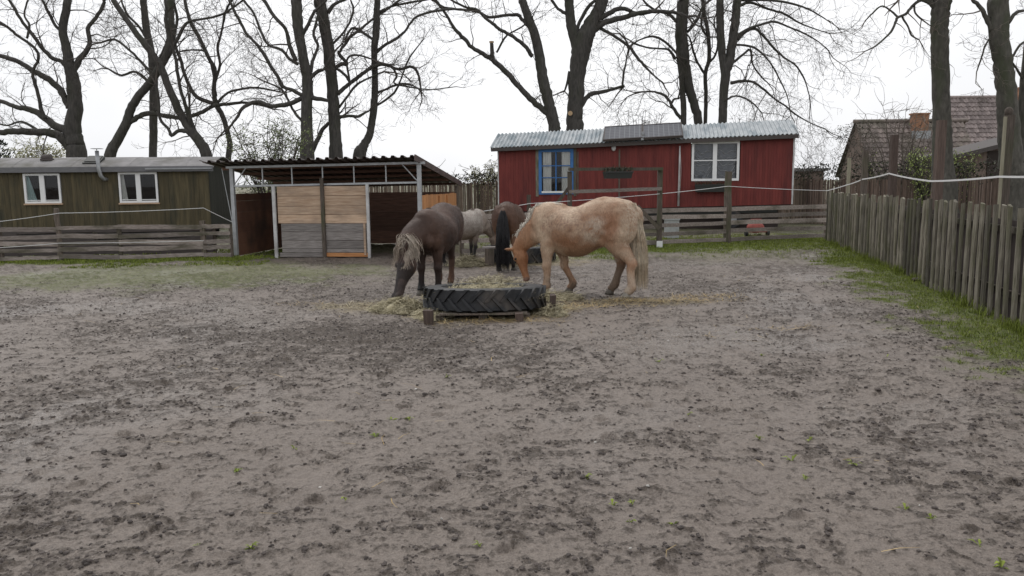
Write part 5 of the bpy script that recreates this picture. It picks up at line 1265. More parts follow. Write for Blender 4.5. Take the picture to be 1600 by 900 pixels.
# note: ringtube radius index 4 is used for c<0 (the -nn side)
def gravity_lock(p0, out, L, segs, droop=1.0, spread=.02, wind=Vector((0, 0, 0))):
    pts = [p0.copy()]; v = out.copy(); st = L / segs; w1 = random.uniform(0, 6.28); amp = random.uniform(0, spread)
    for i in range(segs):
        v = (v + Vector((0, 0, -.55 * droop)) + wind).normalized(); q = pts[-1] + v * st
        q = q + Vector((math.cos(w1 + i * .8), math.sin(w1 + i * .8), 0)) * amp * .35; pts.append(q)
    return pts
def tail_fn(mat, thick, L, seed, n=420, base=(-.80, 0, 1.20), bulge=.0, curl=.0):
    def f(t, c):
        def fn(u):
            r_ = random.random(); a = random.uniform(0, 6.283); q0 = Vector(base) + Vector((-.03 - .06 * r_, 0, -.30 * r_)) + Vector((math.cos(a), math.sin(a) * 1.2, 0)) * .032
            LL = L * random.uniform(.75, 1.05) - .28 * r_; segs = 10; pts = [q0]; rad = thick * math.sqrt(random.random())
            for i in range(1, segs + 1):
                v = i / segs; env = math.sin(min(1, v * 1.25 + .12) * math.pi * .62) 
                pts.append(Vector((q0.x - .05 * math.sin(v * 2.2) + curl * v * v + math.cos(a) * rad * env, q0.y * 1.0 + math.sin(a) * rad * env * 1.25, q0.z - LL * v)) + Vector((random.gauss(0, .004), random.gauss(0, .004), 0)))
            return pts, random.uniform(.006, .013)
        strands('tail', M[mat], t, None, n, fn, .01, seed)
    return f
def mane_fn(mat, crest, side, L, seed, n=500, out=.6, spread=.03, hug=0.0, droop=1.0, rise=.45, vary=0.0):
    """crest: list of points (x,y,z) from withers to poll; side: +1/-1 the side it falls to, 0 both"""
    def f(t, c):
        def fn(u):
            u = random.random(); q = Vector(cr(crest, u * (len(crest) - 1))); sd = side if side else random.choice((-1, 1))
            if random.random() < .12: sd = -sd
            o = Vector((random.gauss(0, .25), sd * out * (1 + random.uniform(-vary, vary)), rise)); LL = L * random.uniform(.55, 1.1) * (1 - .35 * (1 - u) * (u < .25))
            yy = abs(hug)
            pts = gravity_lock(q + Vector((random.gauss(0, .012 + .03 * vary), random.gauss(0, .012 + .02 * vary), -.005)), o, LL, 8, droop, spread)
            return pts, random.uniform(.006, .012)
        strands('mane', M[mat], t, None, n, fn, .01, seed)
    return f
def forelock_fn(mat, L, seed, n=260, back=.05, wide=.05, sides=0.0):
    def f(t, c):
        hp, ax, sv, fv, hl = c['hp'], c['ax'], c['sv'], c['fv'], c['hl']
        def fn(u):
            sx = random.gauss(0, .6); q = hp[0] + ax * random.uniform(-.06, .05) + sv * sx * wide * .6 + fv * (.06 - abs(sx) * .01)
            LL = L * random.uniform(.6, 1.1); pts = [q]; segs = 8; tgt = sx * wide
            for i in range(1, segs + 1):
                v = i / segs; pts.append(q + ax * LL * v + sv * (tgt * v * 1.4) + fv * (.03 * math.sin(min(v * 2.2, 1.57)) - .012 * v) + Vector((random.gauss(0, .004), random.gauss(0, .004), 0)))
            return pts, random.uniform(.006, .011)
        strands('forelock', M[mat], t, None, n, fn, .01, seed)
    return f

# --- tan horse with flaxen tail, grazing to the left
def coat_tan(co, n1, n2, n3, hd, f_, sd_):
    base = (.30, .175, .105); pale = (.50, .375, .27); deep = (.235, .105, .052); white = (.66, .60, .50); mud = (.12, .085, .06)
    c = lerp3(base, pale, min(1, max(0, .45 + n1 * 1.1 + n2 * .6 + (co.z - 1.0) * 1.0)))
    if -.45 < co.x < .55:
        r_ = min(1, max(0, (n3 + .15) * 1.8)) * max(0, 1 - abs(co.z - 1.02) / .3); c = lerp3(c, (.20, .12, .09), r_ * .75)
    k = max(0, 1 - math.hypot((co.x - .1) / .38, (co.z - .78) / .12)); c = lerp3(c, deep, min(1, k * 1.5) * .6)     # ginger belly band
    k = max(0, 1 - math.hypot((co.x + .40) / .19, (co.z - 1.0) / .27)); c = lerp3(c, deep, min(.8, k * 1.5))           # ginger thigh
    d = abs((co.x + .20) + (co.z - .95) * .35 + .03 * n2); k = max(0, 1 - d / .17) * max(0, min(1, (co.z - .72) / .1)) * max(0, min(1, (1.14 - co.z) / .1)); c = lerp3(c, white, min(.38, k * .55 * (1 + 1.2 * n2 + .9 * n3)))  # pale flank stripe
    if co.x < -.45 and co.z > .7: k = min(1, max(0, (-co.x - .50) / .16)); c = lerp3(c, (.46, .37, .28), k * (.6 + n3 * .9))
    if co.x > .38 and abs(co.y) < .05 and co.z > 1.0 and hd < 0: c = lerp3(c, white, .8)
    if co.z < .80 and hd < 0 and abs(co.y) > .05:
        k = min(1, (.80 - co.z) / .3) * (1 if abs(co.x) > .33 else 0); c = lerp3(c, (.46, .34, .25), k * (.75 + n2 * .6))
        if co.x < 0: c = lerp3(c, (.30, .12, .05) if n2 > -.1 else (.5, .4, .3), .6 * max(0, 1 - abs(co.z - .45) / .14))
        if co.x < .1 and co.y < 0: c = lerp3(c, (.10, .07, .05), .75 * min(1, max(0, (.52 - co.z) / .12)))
        k = min(1, max(0, (.30 - co.z) / .12)) * (.55 + n2 * .9); c = lerp3(c, mud if co.y < .0 or co.x > 0 else (.48, .40, .32), min(.9, max(0, k)))
    if hd >= 0:
        c = lerp3((.23, .095, .042), (.36, .19, .10), .5 + n1); 
        if f_ > .02 and sd_ < .035 + .01 * n2 and .15 < hd < .95: c = lerp3(c, white, .55)
        if hd > .88: c = (.20, .12, .09)
    elif co.x > .62: c = lerp3(c, (.26, .115, .05), min(.75, (co.x - .62) * 5))
    return c
tn = [(.44, .0, 1.02, .17, .26, .27, 0), (.60, .0, .97, .155, .21, .22, 0), (.74, .01, .88, .13, .17, .185, 0), (.86, .02, .77, .105, .13, .145, 0), (.95, .03, .67, .085, .095, .11, .0), (1.0, .03, .60, .07, .07, .08, 0)]
def white_crest(t, c):
    b = [o_ for o_ in t.children if o_.name.startswith('body')][0]; vs_ = [v.co for v in b.data.vertices if v.co.z > .5 and abs(v.co.y) < .06]
    cs = []
    for i in range(9):
        x = .36 + .62 * i / 8; m_ = max((v for v in vs_ if abs(v.x - x) < .02), key=lambda v: v.z, default=None)
        if m_ is not None: cs.append((x, m_.y, m_.z - .004))
    mane_fn('hair_white', cs, 0, .085, 5, n=1300, out=.8, spread=.01, droop=.7, rise=.6, vary=.5)(t, c)
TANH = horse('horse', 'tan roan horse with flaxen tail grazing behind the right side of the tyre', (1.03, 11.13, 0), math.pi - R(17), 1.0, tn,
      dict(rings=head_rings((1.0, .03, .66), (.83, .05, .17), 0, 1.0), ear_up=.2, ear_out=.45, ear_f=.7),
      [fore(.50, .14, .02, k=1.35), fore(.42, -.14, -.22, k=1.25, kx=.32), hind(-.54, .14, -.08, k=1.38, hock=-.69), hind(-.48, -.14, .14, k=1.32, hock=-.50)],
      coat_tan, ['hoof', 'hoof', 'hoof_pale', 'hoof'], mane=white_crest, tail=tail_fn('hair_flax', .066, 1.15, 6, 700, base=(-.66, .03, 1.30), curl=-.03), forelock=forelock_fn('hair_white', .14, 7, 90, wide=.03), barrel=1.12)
# --- dark horse with ash mane, facing the viewer, eating left of the tyre
def coat_dark(co, n1, n2, n3, hd, f_, sd_):
    c = lerp3((.036, .020, .015), (.078, .044, .032), .5 + n1 * .9 + (co.z - 1.0) * .7 + n2 * .25)
    if hd > .3: c = lerp3(c, (.030, .024, .023), .7)
    if hd > .6 and sd_ > .035: c = lerp3(c, (.07, .05, .045), .5 + n2)  # paler muzzle sides: a highlight painted into the coat colour
    if hd > .93: c = (.045, .036, .034)
    if hd < 0 and co.z < .5 and co.x < 0: c = lerp3(c, (.16, .07, .03), .55 * max(0, min(1, (.5 - co.z) / .3)) * (.6 + n2))
    return tuple(max(.008, q) for q in c)
yw = R(-42)
dn = [(.44, 0, 1.02, .20, .27, .28, 0), (.60, -.05, .98, .20, .24, .24, -.15), (.77, -.12, .91, .18, .21, .21, -.3), (.93, -.15, .80, .15, .18, .19, -.5), (1.04, -.14, .70, .12, .135, .15, yw), (1.08, -.12, .63, .09, .09, .10, yw)]
horse('horse', 'dark brown horse with pale ash mane, head down left of the tyre', (-1.10, 11.72, 0), -math.pi / 2 - R(12), .94, dn,
      dict(rings=head_rings((1.08, -.12, .72), (1.31, -.22, .035), yw, 1.42), k=1.4, ear_up=.9, ear_out=.8, ear_f=.5),
      [fore(.42, .125, .0, k=1.3), fore(.42, -.13, .05, k=1.3), hind(-.50, .06, .05, k=1.2), hind(-.48, -.17, -.05, k=1.2)],
      coat_dark, ['hoof'] * 4, mane=mane_fn('hair_brown', [(.36, 0, 1.33), (.50, -.02, 1.27), (.66, -.08, 1.20), (.82, -.14, 1.09), (.96, -.15, .96), (1.10, -.13, .80)], -1, .30, 8, n=900, out=.8, spread=.02),
      tail=tail_fn('hair_black', .05, .85, 9, 260, base=(-.72, -.08, 1.22)), forelock=lambda t, c: (forelock_fn('hair_tan', .27, 10, 900, wide=.10)(t, c), mane_fn('hair_tan', [(.94, -.15, .98), (1.03, -.14, .90), (1.12, -.12, .80)], 0, .30, 12, n=1500, out=.75, spread=.05, vary=.9)(t, c)), barrel=1.04)
# --- bay pony seen from behind
def coat_bay(co, n1, n2, n3, hd, f_, sd_):
    c = lerp3((.075, .036, .022), (.13, .07, .042), .5 + n1 * .8)
    c = lerp3(c, (.075, .045, .035), min(1, max(0, (co.z - 1.1) * 3.5)) * .8)
    k = max(0, min(1, (.95 - co.z) / .3)) * (1 if co.x < -.3 else .4); c = lerp3(c, (.20, .105, .055), k * .6)
    if co.z < .48 and hd < 0: c = lerp3(c, (.022, .017, .015), min(1, (.48 - co.z) / .12))
    if hd > .8: c = (.04, .03, .028)
    return c
bn_ = [(.44, 0, 1.02, .17, .26, .27, 0), (.60, 0, .97, .155, .21, .22, 0), (.76, 0, .87, .13, .17, .18, 0), (.90, 0, .76, .105, .135, .145, 0), (.99, 0, .66, .085, .10, .11, 0), (1.03, 0, .60, .07, .07, .08, 0)]
horse('horse', 'brown bay pony with long black tail, seen from behind', (-.03, 14.75, 0), math.pi / 2 - R(9), .90, bn_,
      dict(rings=head_rings((1.04, 0, .68), (1.08, 0, .2), 0)), [fore(.42, .13), fore(.42, -.13, .03), hind(-.5, .15, .0), hind(-.5, -.15, .02)], coat_bay, ['hoof'] * 4,
      mane=mane_fn('hair_black', [(.36, 0, 1.33), (.55, 0, 1.27), (.78, 0, 1.05), (.92, 0, .93), (1.03, 0, .78)], 1, .28, 13, n=260), tail=tail_fn('hair_black', .085, 1.16, 14, 800, base=(-.79, 0, 1.22)), barrel=1.0, voxel=.015)
# --- grey roan behind
def coat_grey(co, n1, n2, n3, hd, f_, sd_):
    c = lerp3((.40, .36, .32), (.24, .20, .175), min(1, max(0, .35 + n3 * .9 + n2 * .5)))
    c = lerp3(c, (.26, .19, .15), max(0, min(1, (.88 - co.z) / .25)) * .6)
    if co.x > .55: c = lerp3(c, (.25, .19, .15), .55)
    if co.z < .60 and hd < 0: c = lerp3(c, (.03, .028, .027), min(1, (.60 - co.z) / .2))
    if hd > .6: c = (.10, .08, .07)
    return c
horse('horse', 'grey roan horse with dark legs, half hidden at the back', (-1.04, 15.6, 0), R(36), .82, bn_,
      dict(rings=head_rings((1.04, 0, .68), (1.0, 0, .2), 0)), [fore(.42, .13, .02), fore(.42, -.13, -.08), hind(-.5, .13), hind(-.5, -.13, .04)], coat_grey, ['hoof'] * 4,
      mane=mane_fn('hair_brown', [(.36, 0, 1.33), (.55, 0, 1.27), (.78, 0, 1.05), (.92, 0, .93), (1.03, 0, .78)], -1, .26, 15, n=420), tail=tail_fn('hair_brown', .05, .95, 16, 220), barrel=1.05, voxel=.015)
# ------------------------------------------------------------------ trees
def smooth_poly(P, rads, sub, jit, rnd):
    """Catmull-Rom through 3D points with small knobbly wander"""
    Q = []; R_ = []
    T = [(p.x, p.y, p.z, r_) for p, r_ in zip(P, rads)]
    n = (len(T) - 1) * sub
    for i in range(n + 1):
        q = cr(T, i / sub); k = jit * q[3] if i % sub else 0
        Q.append(Vector(q[:3]) + Vector((rnd.gauss(0, 1), rnd.gauss(0, 1), rnd.gauss(0, .6))) * k); R_.append(max(.006, q[3]))
    return Q, R_
def grow(mb, p, d, r_, L, lev, rnd, trop, dens, kink=.30):
    n = max(3, int(L / (.30 if lev < 2 else .20))); st = L / n; pts = [p.copy()]; rad = [r_]; q = p.copy(); d = d.normalized(); kids = []
    for i in range(n):
        d = (d + Vector((rnd.gauss(0, kink), rnd.gauss(0, kink), rnd.gauss(0, kink))) + trop * (.05 if lev < 2 else .10)).normalized()
        q = q + d * st; pts.append(q.copy()); rad.append(max(.004, r_ * (1 - .8 * (i + 1) / n)))
        if lev < 4 and i >= (1 if lev else 0): kids.append((q.copy(), d.copy(), rad[-1]))
    mb.tube(pts, rad, 5 if r_ > .03 else 3, False, rnd=rnd.random())
    for (a, b, rr) in kids:
        m = dens[min(lev, 3)]
        k = int(m) + (rnd.random() < m - int(m))
        for _ in range(k):
            ax = b.orthogonal().normalized(); ax.rotate(Matrix.Rotation(rnd.uniform(0, 6.283), 3, b)); ang = rnd.uniform(.5, 1.15)
            nd_ = (b * math.cos(ang) + ax * math.sin(ang))
            grow(mb, a, nd_, max(.0055, rr * .62), L * rnd.uniform(.38, .62), lev + 1, rnd, trop, dens, kink)
def tree(name, label, Y, seed, limbs, dens=(1.0, 2.0, 2.0, .0), twigL=1.8, trop=(0, 0, .5), bark='bark', twig='twig', step=.5, up_ext=True, cuts=(), group='bare trees behind the paddock', nomore=False, lowtwig=1.0):
    """limbs: list of (kind, [(px,py,width px)...]); kind 't' trunk, 'b' branch, 'n' branch without twigs"""
    rnd = random.Random(seed); f0 = limbs[0][1][0]; base = D(f0[0], f0[1], Y); o = Vector((base.x, Y, 0)); t = thing(name, label, 'tree', o, 0, group)
    tk = MB(); cw = MB(); tr_ = Vector(trop)
    for kind, pts in limbs:
        dy = 0.0; slope = rnd.uniform(-.35, .35) if kind != 't' else 0.0; P = []; Rr = []; prev = None
        for (px, py, w_) in pts:
            if prev is not None and kind != 't': dy += slope * math.hypot(px - prev[0], py - prev[1]) / F * Y * .8
            q = D(px, py, Y + dy); P.append(q - o); Rr.append(w_ / 2 / F * (Y + dy) * (1 if kind == 't' else .88)); prev = (px, py)
        if kind == 't' and pts is limbs[0][1] or kind == 't' and pts[0][1] > 175:
            b0 = P[0]; d0 = (P[0] - P[1]); g = Vector((b0.x + d0.x / max(.3, abs(d0.z)) * b0.z * .35, b0.y, -.1)); mid = b0.lerp(g, .55)
            P = [g, mid] + P; Rr = [Rr[0] * 1.45, Rr[0] * 1.1] + Rr
        Q, RR = smooth_poly(P, Rr, 5 if kind == 't' else 4, .05 if kind == 't' else .16, rnd)
        big = max(RR); tk.tube(Q, RR, 14 if big > .2 else 8 if big > .06 else 6, True, rnd=rnd.random(), jit=.03)
        end_off = pts[-1][1] <= 6 or pts[-1][0] <= 4
        # twigs along the limb
        if kind == 'n': continue
        acc = 0.0
        for i in range(1, len(Q)):
            acc += (Q[i] - Q[i - 1]).length
            if Q[i].z < 4.2 and kind == 't': acc = 0; continue
            if acc > step * (1.4 if kind == 't' else 1.0):
                acc = 0; dl = (Q[i] - Q[i - 1]).normalized(); ax = dl.orthogonal().normalized(); ax.rotate(Matrix.Rotation(rnd.uniform(0, 6.283), 3, dl)); ang = rnd.uniform(.6, 1.25)
                L_ = twigL * rnd.uniform(.5, 1.15) * (.75 if kind == 't' and Q[i].z < 6.0 else 1.0); grow(cw, Q[i], dl * math.cos(ang) + ax * math.sin(ang), min(RR[i] * .5, .012 + L_ * .012), L_, 1, rnd, tr_, dens)
        dl = (Q[-1] - Q[-2]).normalized()
        if end_off and up_ext:
            grow(cw, Q[-1], dl, RR[-1], 4.5 if kind == 't' else 2.6, 0, rnd, tr_, (.7, .7, .5, 0), .14)
        elif kind == 'b':
            grow(cw, Q[-1], dl, RR[-1], twigL * .9, 1, rnd, tr_, dens)
            grow(cw, Q[-1], dl + Vector((rnd.gauss(0, .4), rnd.gauss(0, .4), rnd.gauss(0, .4))), RR[-1] * .8, twigL * .8, 1, rnd, tr_, dens)
    tk.build('trunk', M[bark], t, smooth=True); c = cw.build('crown', M[twig], t)
    for (px, py, w_, dy, ax_) in cuts:
        q = D(px, py, Y + dy) - o; r_ = w_ / 2 / F * Y; m = MB(); a = Vector(ax_).normalized(); m.tube([q - a * .05, q + a * .02], r_, 14); m.build('sawn_cut', M['cut_wood'], t)
    print(name, seed, len(cw.f)); return t
tree('oak_tree', 'massive bare tree with low spreading limbs at the far left', 33, 1, [
    ('t', [(120, 243, 30), (117, 222, 26), (114, 200, 24), (118, 163, 21), (115, 130, 20), (110, 108, 17), (103, 70, 13), (98, 47, 12), (106, 0, 11)]),
    ('b', [(114, 112, 12), (124, 92, 10), (140, 70, 8), (137, 45, 7), (150, 28, 6), (161, 9, 6), (163, 0, 5)]),
    ('b', [(115, 220, 17), (104, 205, 15), (82, 194, 13), (61, 177, 11), (42, 170, 10), (28, 168, 8), (12, 162, 7), (0, 158, 7), (-30, 150, 6)]),
    ('b', [(112, 232, 18), (92, 212, 15), (70, 206, 13), (47, 206, 12), (22, 205, 11), (0, 207, 10), (-40, 205, 8)]),
    ('b', [(108, 170, 11), (96, 145, 11), (79, 126, 11), (65, 118, 10), (51, 110, 9), (30, 97, 8), (0, 87, 7), (-30, 80, 6)]),
    ('b', [(70, 185, 8), (65, 173, 7), (60, 150, 6), (54, 128, 6), (51, 112, 5), (60, 92, 5), (54, 75, 5), (28, 56, 5), (14, 44, 5), (0, 35, 5)]),
    ('b', [(110, 110, 9), (96, 96, 7), (79, 89, 7), (62, 70, 6), (51, 54, 6), (36, 36, 5), (20, 9, 5), (14, 0, 4)]),
    ('b', [(98, 47, 7), (88, 42, 5), (76, 20, 5), (66, 0, 4)]), ('b', [(58, 203, 5), (34, 190, 4), (10, 196, 3), (-10, 190, 3)]),
    ('b', [(42, 60, 4), (46, 40, 4), (38, 22, 3), (44, 0, 3)])], twigL=1.5, dens=(1.0, 2.1, 2.0, 0))
tree('leaning_tree', 'bare tree leaning right from behind the green hut stove pipe', 31, 2, [
    ('t', [(172, 243, 17), (182, 222, 15), (196, 196, 14), (205, 170, 13), (218, 148, 12), (233, 131, 12), (248, 108, 12), (261, 84, 11), (268, 47, 10), (267, 20, 9), (266, 0, 9)]),
    ('b', [(198, 195, 10), (214, 183, 9), (233, 177, 9), (257, 181, 8), (280, 184, 8), (300, 181, 7), (317, 175, 7), (332, 166, 7), (355, 163, 6), (378, 160, 5), (400, 163, 4)]),
    ('b', [(262, 90, 7), (278, 60, 6), (292, 36, 5), (315, 30, 4), (348, 22, 4), (380, 0, 3)]), ('b', [(240, 120, 6), (222, 98, 5), (204, 80, 4), (180, 62, 4), (160, 66, 3)])], twigL=1.5)
tree('slim_tree', 'slim straight bare trunk rising over the middle of the green hut', 35, 3, [
    ('t', [(239, 243, 12), (240, 205, 12), (240, 160, 12), (240, 117, 12), (236, 80, 11), (229, 47, 11), (226, 20, 10), (224, 0, 10)]),
    ('b', [(238, 140, 6), (224, 120, 5), (208, 112, 4), (190, 118, 4), (170, 108, 3)]), ('b', [(240, 110, 5), (250, 90, 5), (262, 60, 4), (258, 30, 4), (262, 0, 3)]), ('b', [(230, 60, 5), (214, 38, 4), (198, 22, 4), (190, 0, 3)])], twigL=1.5)
tree('crooked_tree', 'crooked bare tree leaning left above the right end of the green hut', 30, 4, [
    ('t', [(322, 240, 17), (312, 222, 15), (299, 205, 14), (286, 185, 12), (275, 163, 12), (262, 133, 11), (252, 107, 11), (236, 82, 10), (219, 60, 9), (197, 30, 8), (177, 0, 8)]),
    ('b', [(316, 228, 10), (296, 208, 9), (280, 204, 7), (268, 212, 6), (262, 200, 5), (250, 185, 5), (247, 150, 5), (243, 130, 4)]),
    ('b', [(300, 205, 8), (292, 170, 7), (282, 140, 6), (276, 100, 6), (268, 70, 5), (262, 40, 5), (258, 0, 5)]), ('b', [(312, 218, 7), (318, 232, 6), (300, 190, 4), (296, 160, 4)])], twigL=1.5)
tree('forked_tree', 'thin forked bare tree left of the shelter roof', 32, 5, [
    ('t', [(357, 243, 9), (359, 226, 9), (355, 205, 8), (347, 180, 8), (338, 163, 8), (334, 140, 7), (336, 110, 6), (326, 90, 6), (312, 60, 6), (299, 37, 6), (292, 15, 5), (289, 0, 5)]),
    ('b', [(338, 163, 7), (322, 158, 7), (304, 148, 7), (290, 120, 6), (281, 90, 6), (272, 60, 5), (277, 30, 5), (270, 0, 5)]),
    ('b', [(340, 160, 5), (356, 145, 4), (378, 139, 4), (402, 137, 4), (430, 142, 3)]),
    ('b', [(336, 130, 5), (344, 100, 5), (340, 75, 5), (346, 50, 4), (352, 20, 4), (362, 0, 4)]), ('b', [(338, 150, 4), (330, 100, 4), (320, 80, 4), (300, 78, 3)])], twigL=1.6)
tree('tall_tree', 'tall bare tree with a long horizontal limb behind the shelter, left of the pair', 29, 6, [
    ('t', [(480, 246, 22), (480, 215, 19), (479, 180, 17), (480, 127, 16), (474, 90, 14), (468, 58, 15), (465, 30, 16), (463, 0, 16)]),
    ('b', [(512, 157, 6), (490, 153, 8), (473, 153, 8), (452, 162, 8), (424, 166, 7), (408, 160, 7), (395, 160, 7), (378, 170, 6), (370, 184, 5), (361, 196, 4)]),
    ('b', [(474, 150, 7), (455, 140, 6), (441, 135, 6), (433, 118, 6), (421, 100, 6), (410, 81, 6), (398, 66, 5), (387, 55, 5), (376, 36, 5), (366, 17, 5), (358, 0, 4)]),
    ('b', [(466, 100, 6), (452, 92, 5), (440, 78, 5), (420, 70, 4), (408, 50, 4), (396, 20, 4), (380, 0, 4)]),
    ('b', [(462, 95, 8), (452, 70, 7), (446, 45, 6), (428, 25, 6), (412, 0, 6)]),
    ('b', [(472, 55, 7), (482, 38, 6), (490, 20, 5), (500, 10, 4), (510, 0, 4)]),
    ('b', [(484, 120, 8), (488, 96, 6), (497, 72, 5), (490, 55, 5), (495, 30, 4), (500, 10, 4)]), ('b', [(474, 190, 5), (462, 178, 5), (452, 160, 4), (440, 140, 4), (420, 130, 3)]),
    ('b', [(478, 130, 6), (496, 112, 7), (506, 108, 5), (516, 90, 4)])], twigL=1.6, dens=(1.0, 2.2, 2.1, 0))
tree('tall_tree', 'thickest straight bare tree directly behind the middle of the shelter', 30, 7, [
    ('t', [(525, 246, 22), (524, 215, 18), (522, 180, 18), (520, 144, 17), (516, 105, 17), (513, 72, 17), (507, 40, 17), (503, 20, 17), (499, 0, 18)]),
    ('b', [(528, 147, 8), (541, 135, 7), (551, 127, 7), (563, 118, 7), (577, 108, 6), (590, 102, 6), (603, 101, 5), (622, 108, 5), (645, 105, 5), (654, 118, 4), (658, 142, 3)]),
    ('b', [(527, 183, 6), (545, 181, 5), (560, 182, 5), (570, 176, 4), (577, 173, 3)]),
    ('b', [(486, 240, 8), (494, 222, 8), (504, 202, 7), (514, 192, 6)]),
    ('b', [(520, 108, 7), (534, 100, 7), (542, 100, 6), (530, 84, 6), (532, 80, 5), (545, 60, 5), (560, 48, 5), (575, 36, 4), (600, 18, 4), (625, 0, 4)]),
    ('b', [(512, 20, 8), (524, 6, 6), (538, 0, 5)]), ('b', [(530, 168, 4), (545, 148, 4), (558, 132, 4), (576, 122, 3), (600, 112, 3)]), ('b', [(524, 105, 5), (540, 118, 5), (546, 126, 4), (542, 94, 4), (556, 86, 4), (580, 92, 3)]),
    ('b', [(516, 72, 5), (534, 54, 4), (546, 36, 4), (552, 14, 4), (548, 0, 3)])], twigL=1.6)
tree('slender_tree', 'slender bare tree curving up from behind the shelter right of the pair', 30.5, 8, [
    ('t', [(562, 243, 20), (568, 228, 14), (576, 214, 12), (580, 198, 11), (584, 170, 11), (586, 140, 10), (585, 101, 9), (585, 75, 10), (588, 45, 11), (589, 20, 10), (590, 0, 9)]),
    ('b', [(588, 82, 6), (602, 70, 5), (618, 61, 5), (632, 50, 4), (647, 29, 4), (668, 20, 4), (695, 15, 4), (720, 14, 3)]),
    ('b', [(588, 145, 5), (602, 140, 4), (618, 133, 4), (632, 131, 4), (646, 134, 3), (658, 143, 2)]), ('b', [(588, 165, 4), (604, 155, 4), (618, 142, 4), (626, 125, 3), (632, 108, 3), (640, 90, 3), (655, 70, 2)]),
    ('b', [(583, 62, 5), (566, 50, 5), (550, 44, 4), (540, 60, 3)]), ('b', [(590, 20, 5), (612, 10, 4), (640, 4, 4), (665, 0, 3)]), ('b', [(586, 100, 5), (610, 104, 4), (620, 118, 4), (616, 130, 3), (640, 136, 3), (672, 140, 2), (700, 137, 2)])], twigL=1.05)
tree('pruned_tree', 'big bare tree with a long sawn side limb at the left of the red hut', 34, 9, [
    ('t', [(866, 203, 18), (862, 180, 18), (857, 158, 17), (851, 136, 17), (845, 105, 16), (841, 78, 15), (835, 52, 14), (827, 31, 13), (820, 12, 12), (816, 0, 12)]),
    ('b', [(872, 203, 12), (862, 184, 11), (847, 170, 11), (828, 154, 11), (812, 136, 10), (792, 114, 10), (773, 97, 9), (755, 84, 8), (738, 74, 7), (725, 60, 7), (711, 46, 6), (698, 24, 5), (684, 4, 5), (680, 0, 5)]),
    ('n', [(770, 95, 8), (769, 82, 7), (768, 67, 6)]),
    ('b', [(832, 88, 8), (818, 70, 7), (796, 54, 6), (782, 47, 6), (773, 39, 6), (758, 28, 5), (745, 15, 5), (730, 12, 4), (712, 4, 4)]),
    ('b', [(824, 39, 7), (815, 30, 6), (808, 23, 6), (790, 24, 5), (765, 27, 5), (750, 20, 4), (735, 16, 4), (719, 15, 4), (695, 12, 4)]),
    ('b', [(776, 82, 4), (788, 60, 4), (797, 52, 3), (812, 44, 3), (822, 37, 3)])], twigL=1.3, cuts=((768, 65, 7, 0, (0, -.1, 1)),), lowtwig=.5)
tree('great_tree', 'thickest bare tree forking high above the left part of the red hut', 35, 10, [
    ('t', [(898, 203, 27), (898, 180, 25), (900, 150, 25), (902, 116, 25), (906, 90, 28), (909, 70, 30), (918, 50, 26), (928, 30, 20), (936, 15, 19), (942, 0, 18)]),
    ('t', [(904, 75, 20), (897, 55, 17), (892, 35, 15), (890, 15, 14), (889, 0, 14)]),
    ('b', [(922, 50, 14), (940, 38, 11), (959, 31, 10), (980, 26, 9), (1002, 20, 8), (1025, 18, 7), (1052, 19, 6), (1075, 26, 5)]),
    ('b', [(928, 34, 10), (946, 24, 9), (965, 14, 8), (980, 15, 7), (1000, 22, 6), (1020, 18, 5)]),
    ('b', [(908, 165, 9), (916, 153, 8), (924, 147, 8), (938, 144, 7), (951, 141, 6), (962, 138, 5), (975, 134, 4), (972, 138, 3)]), ('b', [(972, 136, 4), (974, 118, 4), (978, 97, 3), (982, 74, 3), (976, 60, 3)]),
    ('b', [(938, 44, 6), (958, 55, 5), (982, 72, 5), (996, 90, 5), (1009, 105, 4), (1022, 118, 3), (1036, 130, 3)]),
    ('b', [(893, 125, 5), (889, 112, 4), (886, 130, 4), (882, 142, 3)]), ('b', [(886, 22, 7), (872, 14, 5), (862, 0, 5)]), ('b', [(900, 50, 6), (908, 30, 6), (920, 10, 6), (930, 0, 5)]),
    ('b', [(980, 75, 3), (1000, 62, 3), (1021, 57, 4), (1040, 66, 4), (1056, 82, 4)])], twigL=1.4, cuts=((891, 177, 7, -.38, (0, -1, 0)),))
tree('twin_tree', 'bare tree of two fused trunks above the solar panels', 36, 11, [
    ('t', [(1091, 192, 13), (1085, 165, 13), (1078, 142, 14), (1073, 120, 15), (1069, 98, 17), (1066, 77, 19), (1064, 50, 18), (1066, 25, 18), (1067, 0, 18)]),
    ('t', [(1068, 192, 9), (1068, 165, 9), (1066, 136, 9), (1064, 110, 9), (1060, 80, 9)]),
    ('b', [(1064, 186, 6), (1056, 175, 6), (1048, 162, 5), (1040, 150, 5), (1028, 145, 4), (1017, 143, 3), (1000, 144, 3)]), ('b', [(1048, 166, 4), (1052, 156, 4), (1060, 154, 3)]),
    ('b', [(1056, 92, 5), (1045, 78, 4), (1030, 76, 3), (1010, 74, 3), (990, 68, 3)]), ('b', [(1062, 40, 6), (1045, 22, 5), (1028, 18, 4), (1012, 8, 4), (1005, 0, 3)]), ('b', [(1074, 50, 5), (1090, 30, 5), (1098, 10, 4), (1110, 0, 4)])], twigL=1.7)
tree('thin_tree', 'thin dark bare stem between the two tree pairs above the red hut', 37, 12, [
    ('t', [(1102, 192, 6), (1103, 150, 6), (1102, 116, 6), (1108, 90, 6), (1106, 50, 6), (1100, 20, 6), (1098, 0, 6)]),
    ('b', [(1103, 118, 5), (1090, 98, 4), (1082, 75, 4), (1078, 60, 3), (1070, 50, 3)]), ('b', [(1106, 100, 4), (1118, 85, 4), (1122, 60, 3), (1116, 40, 3)]), ('b', [(1106, 60, 4), (1096, 40, 4), (1098, 20, 3)])], twigL=1.4)
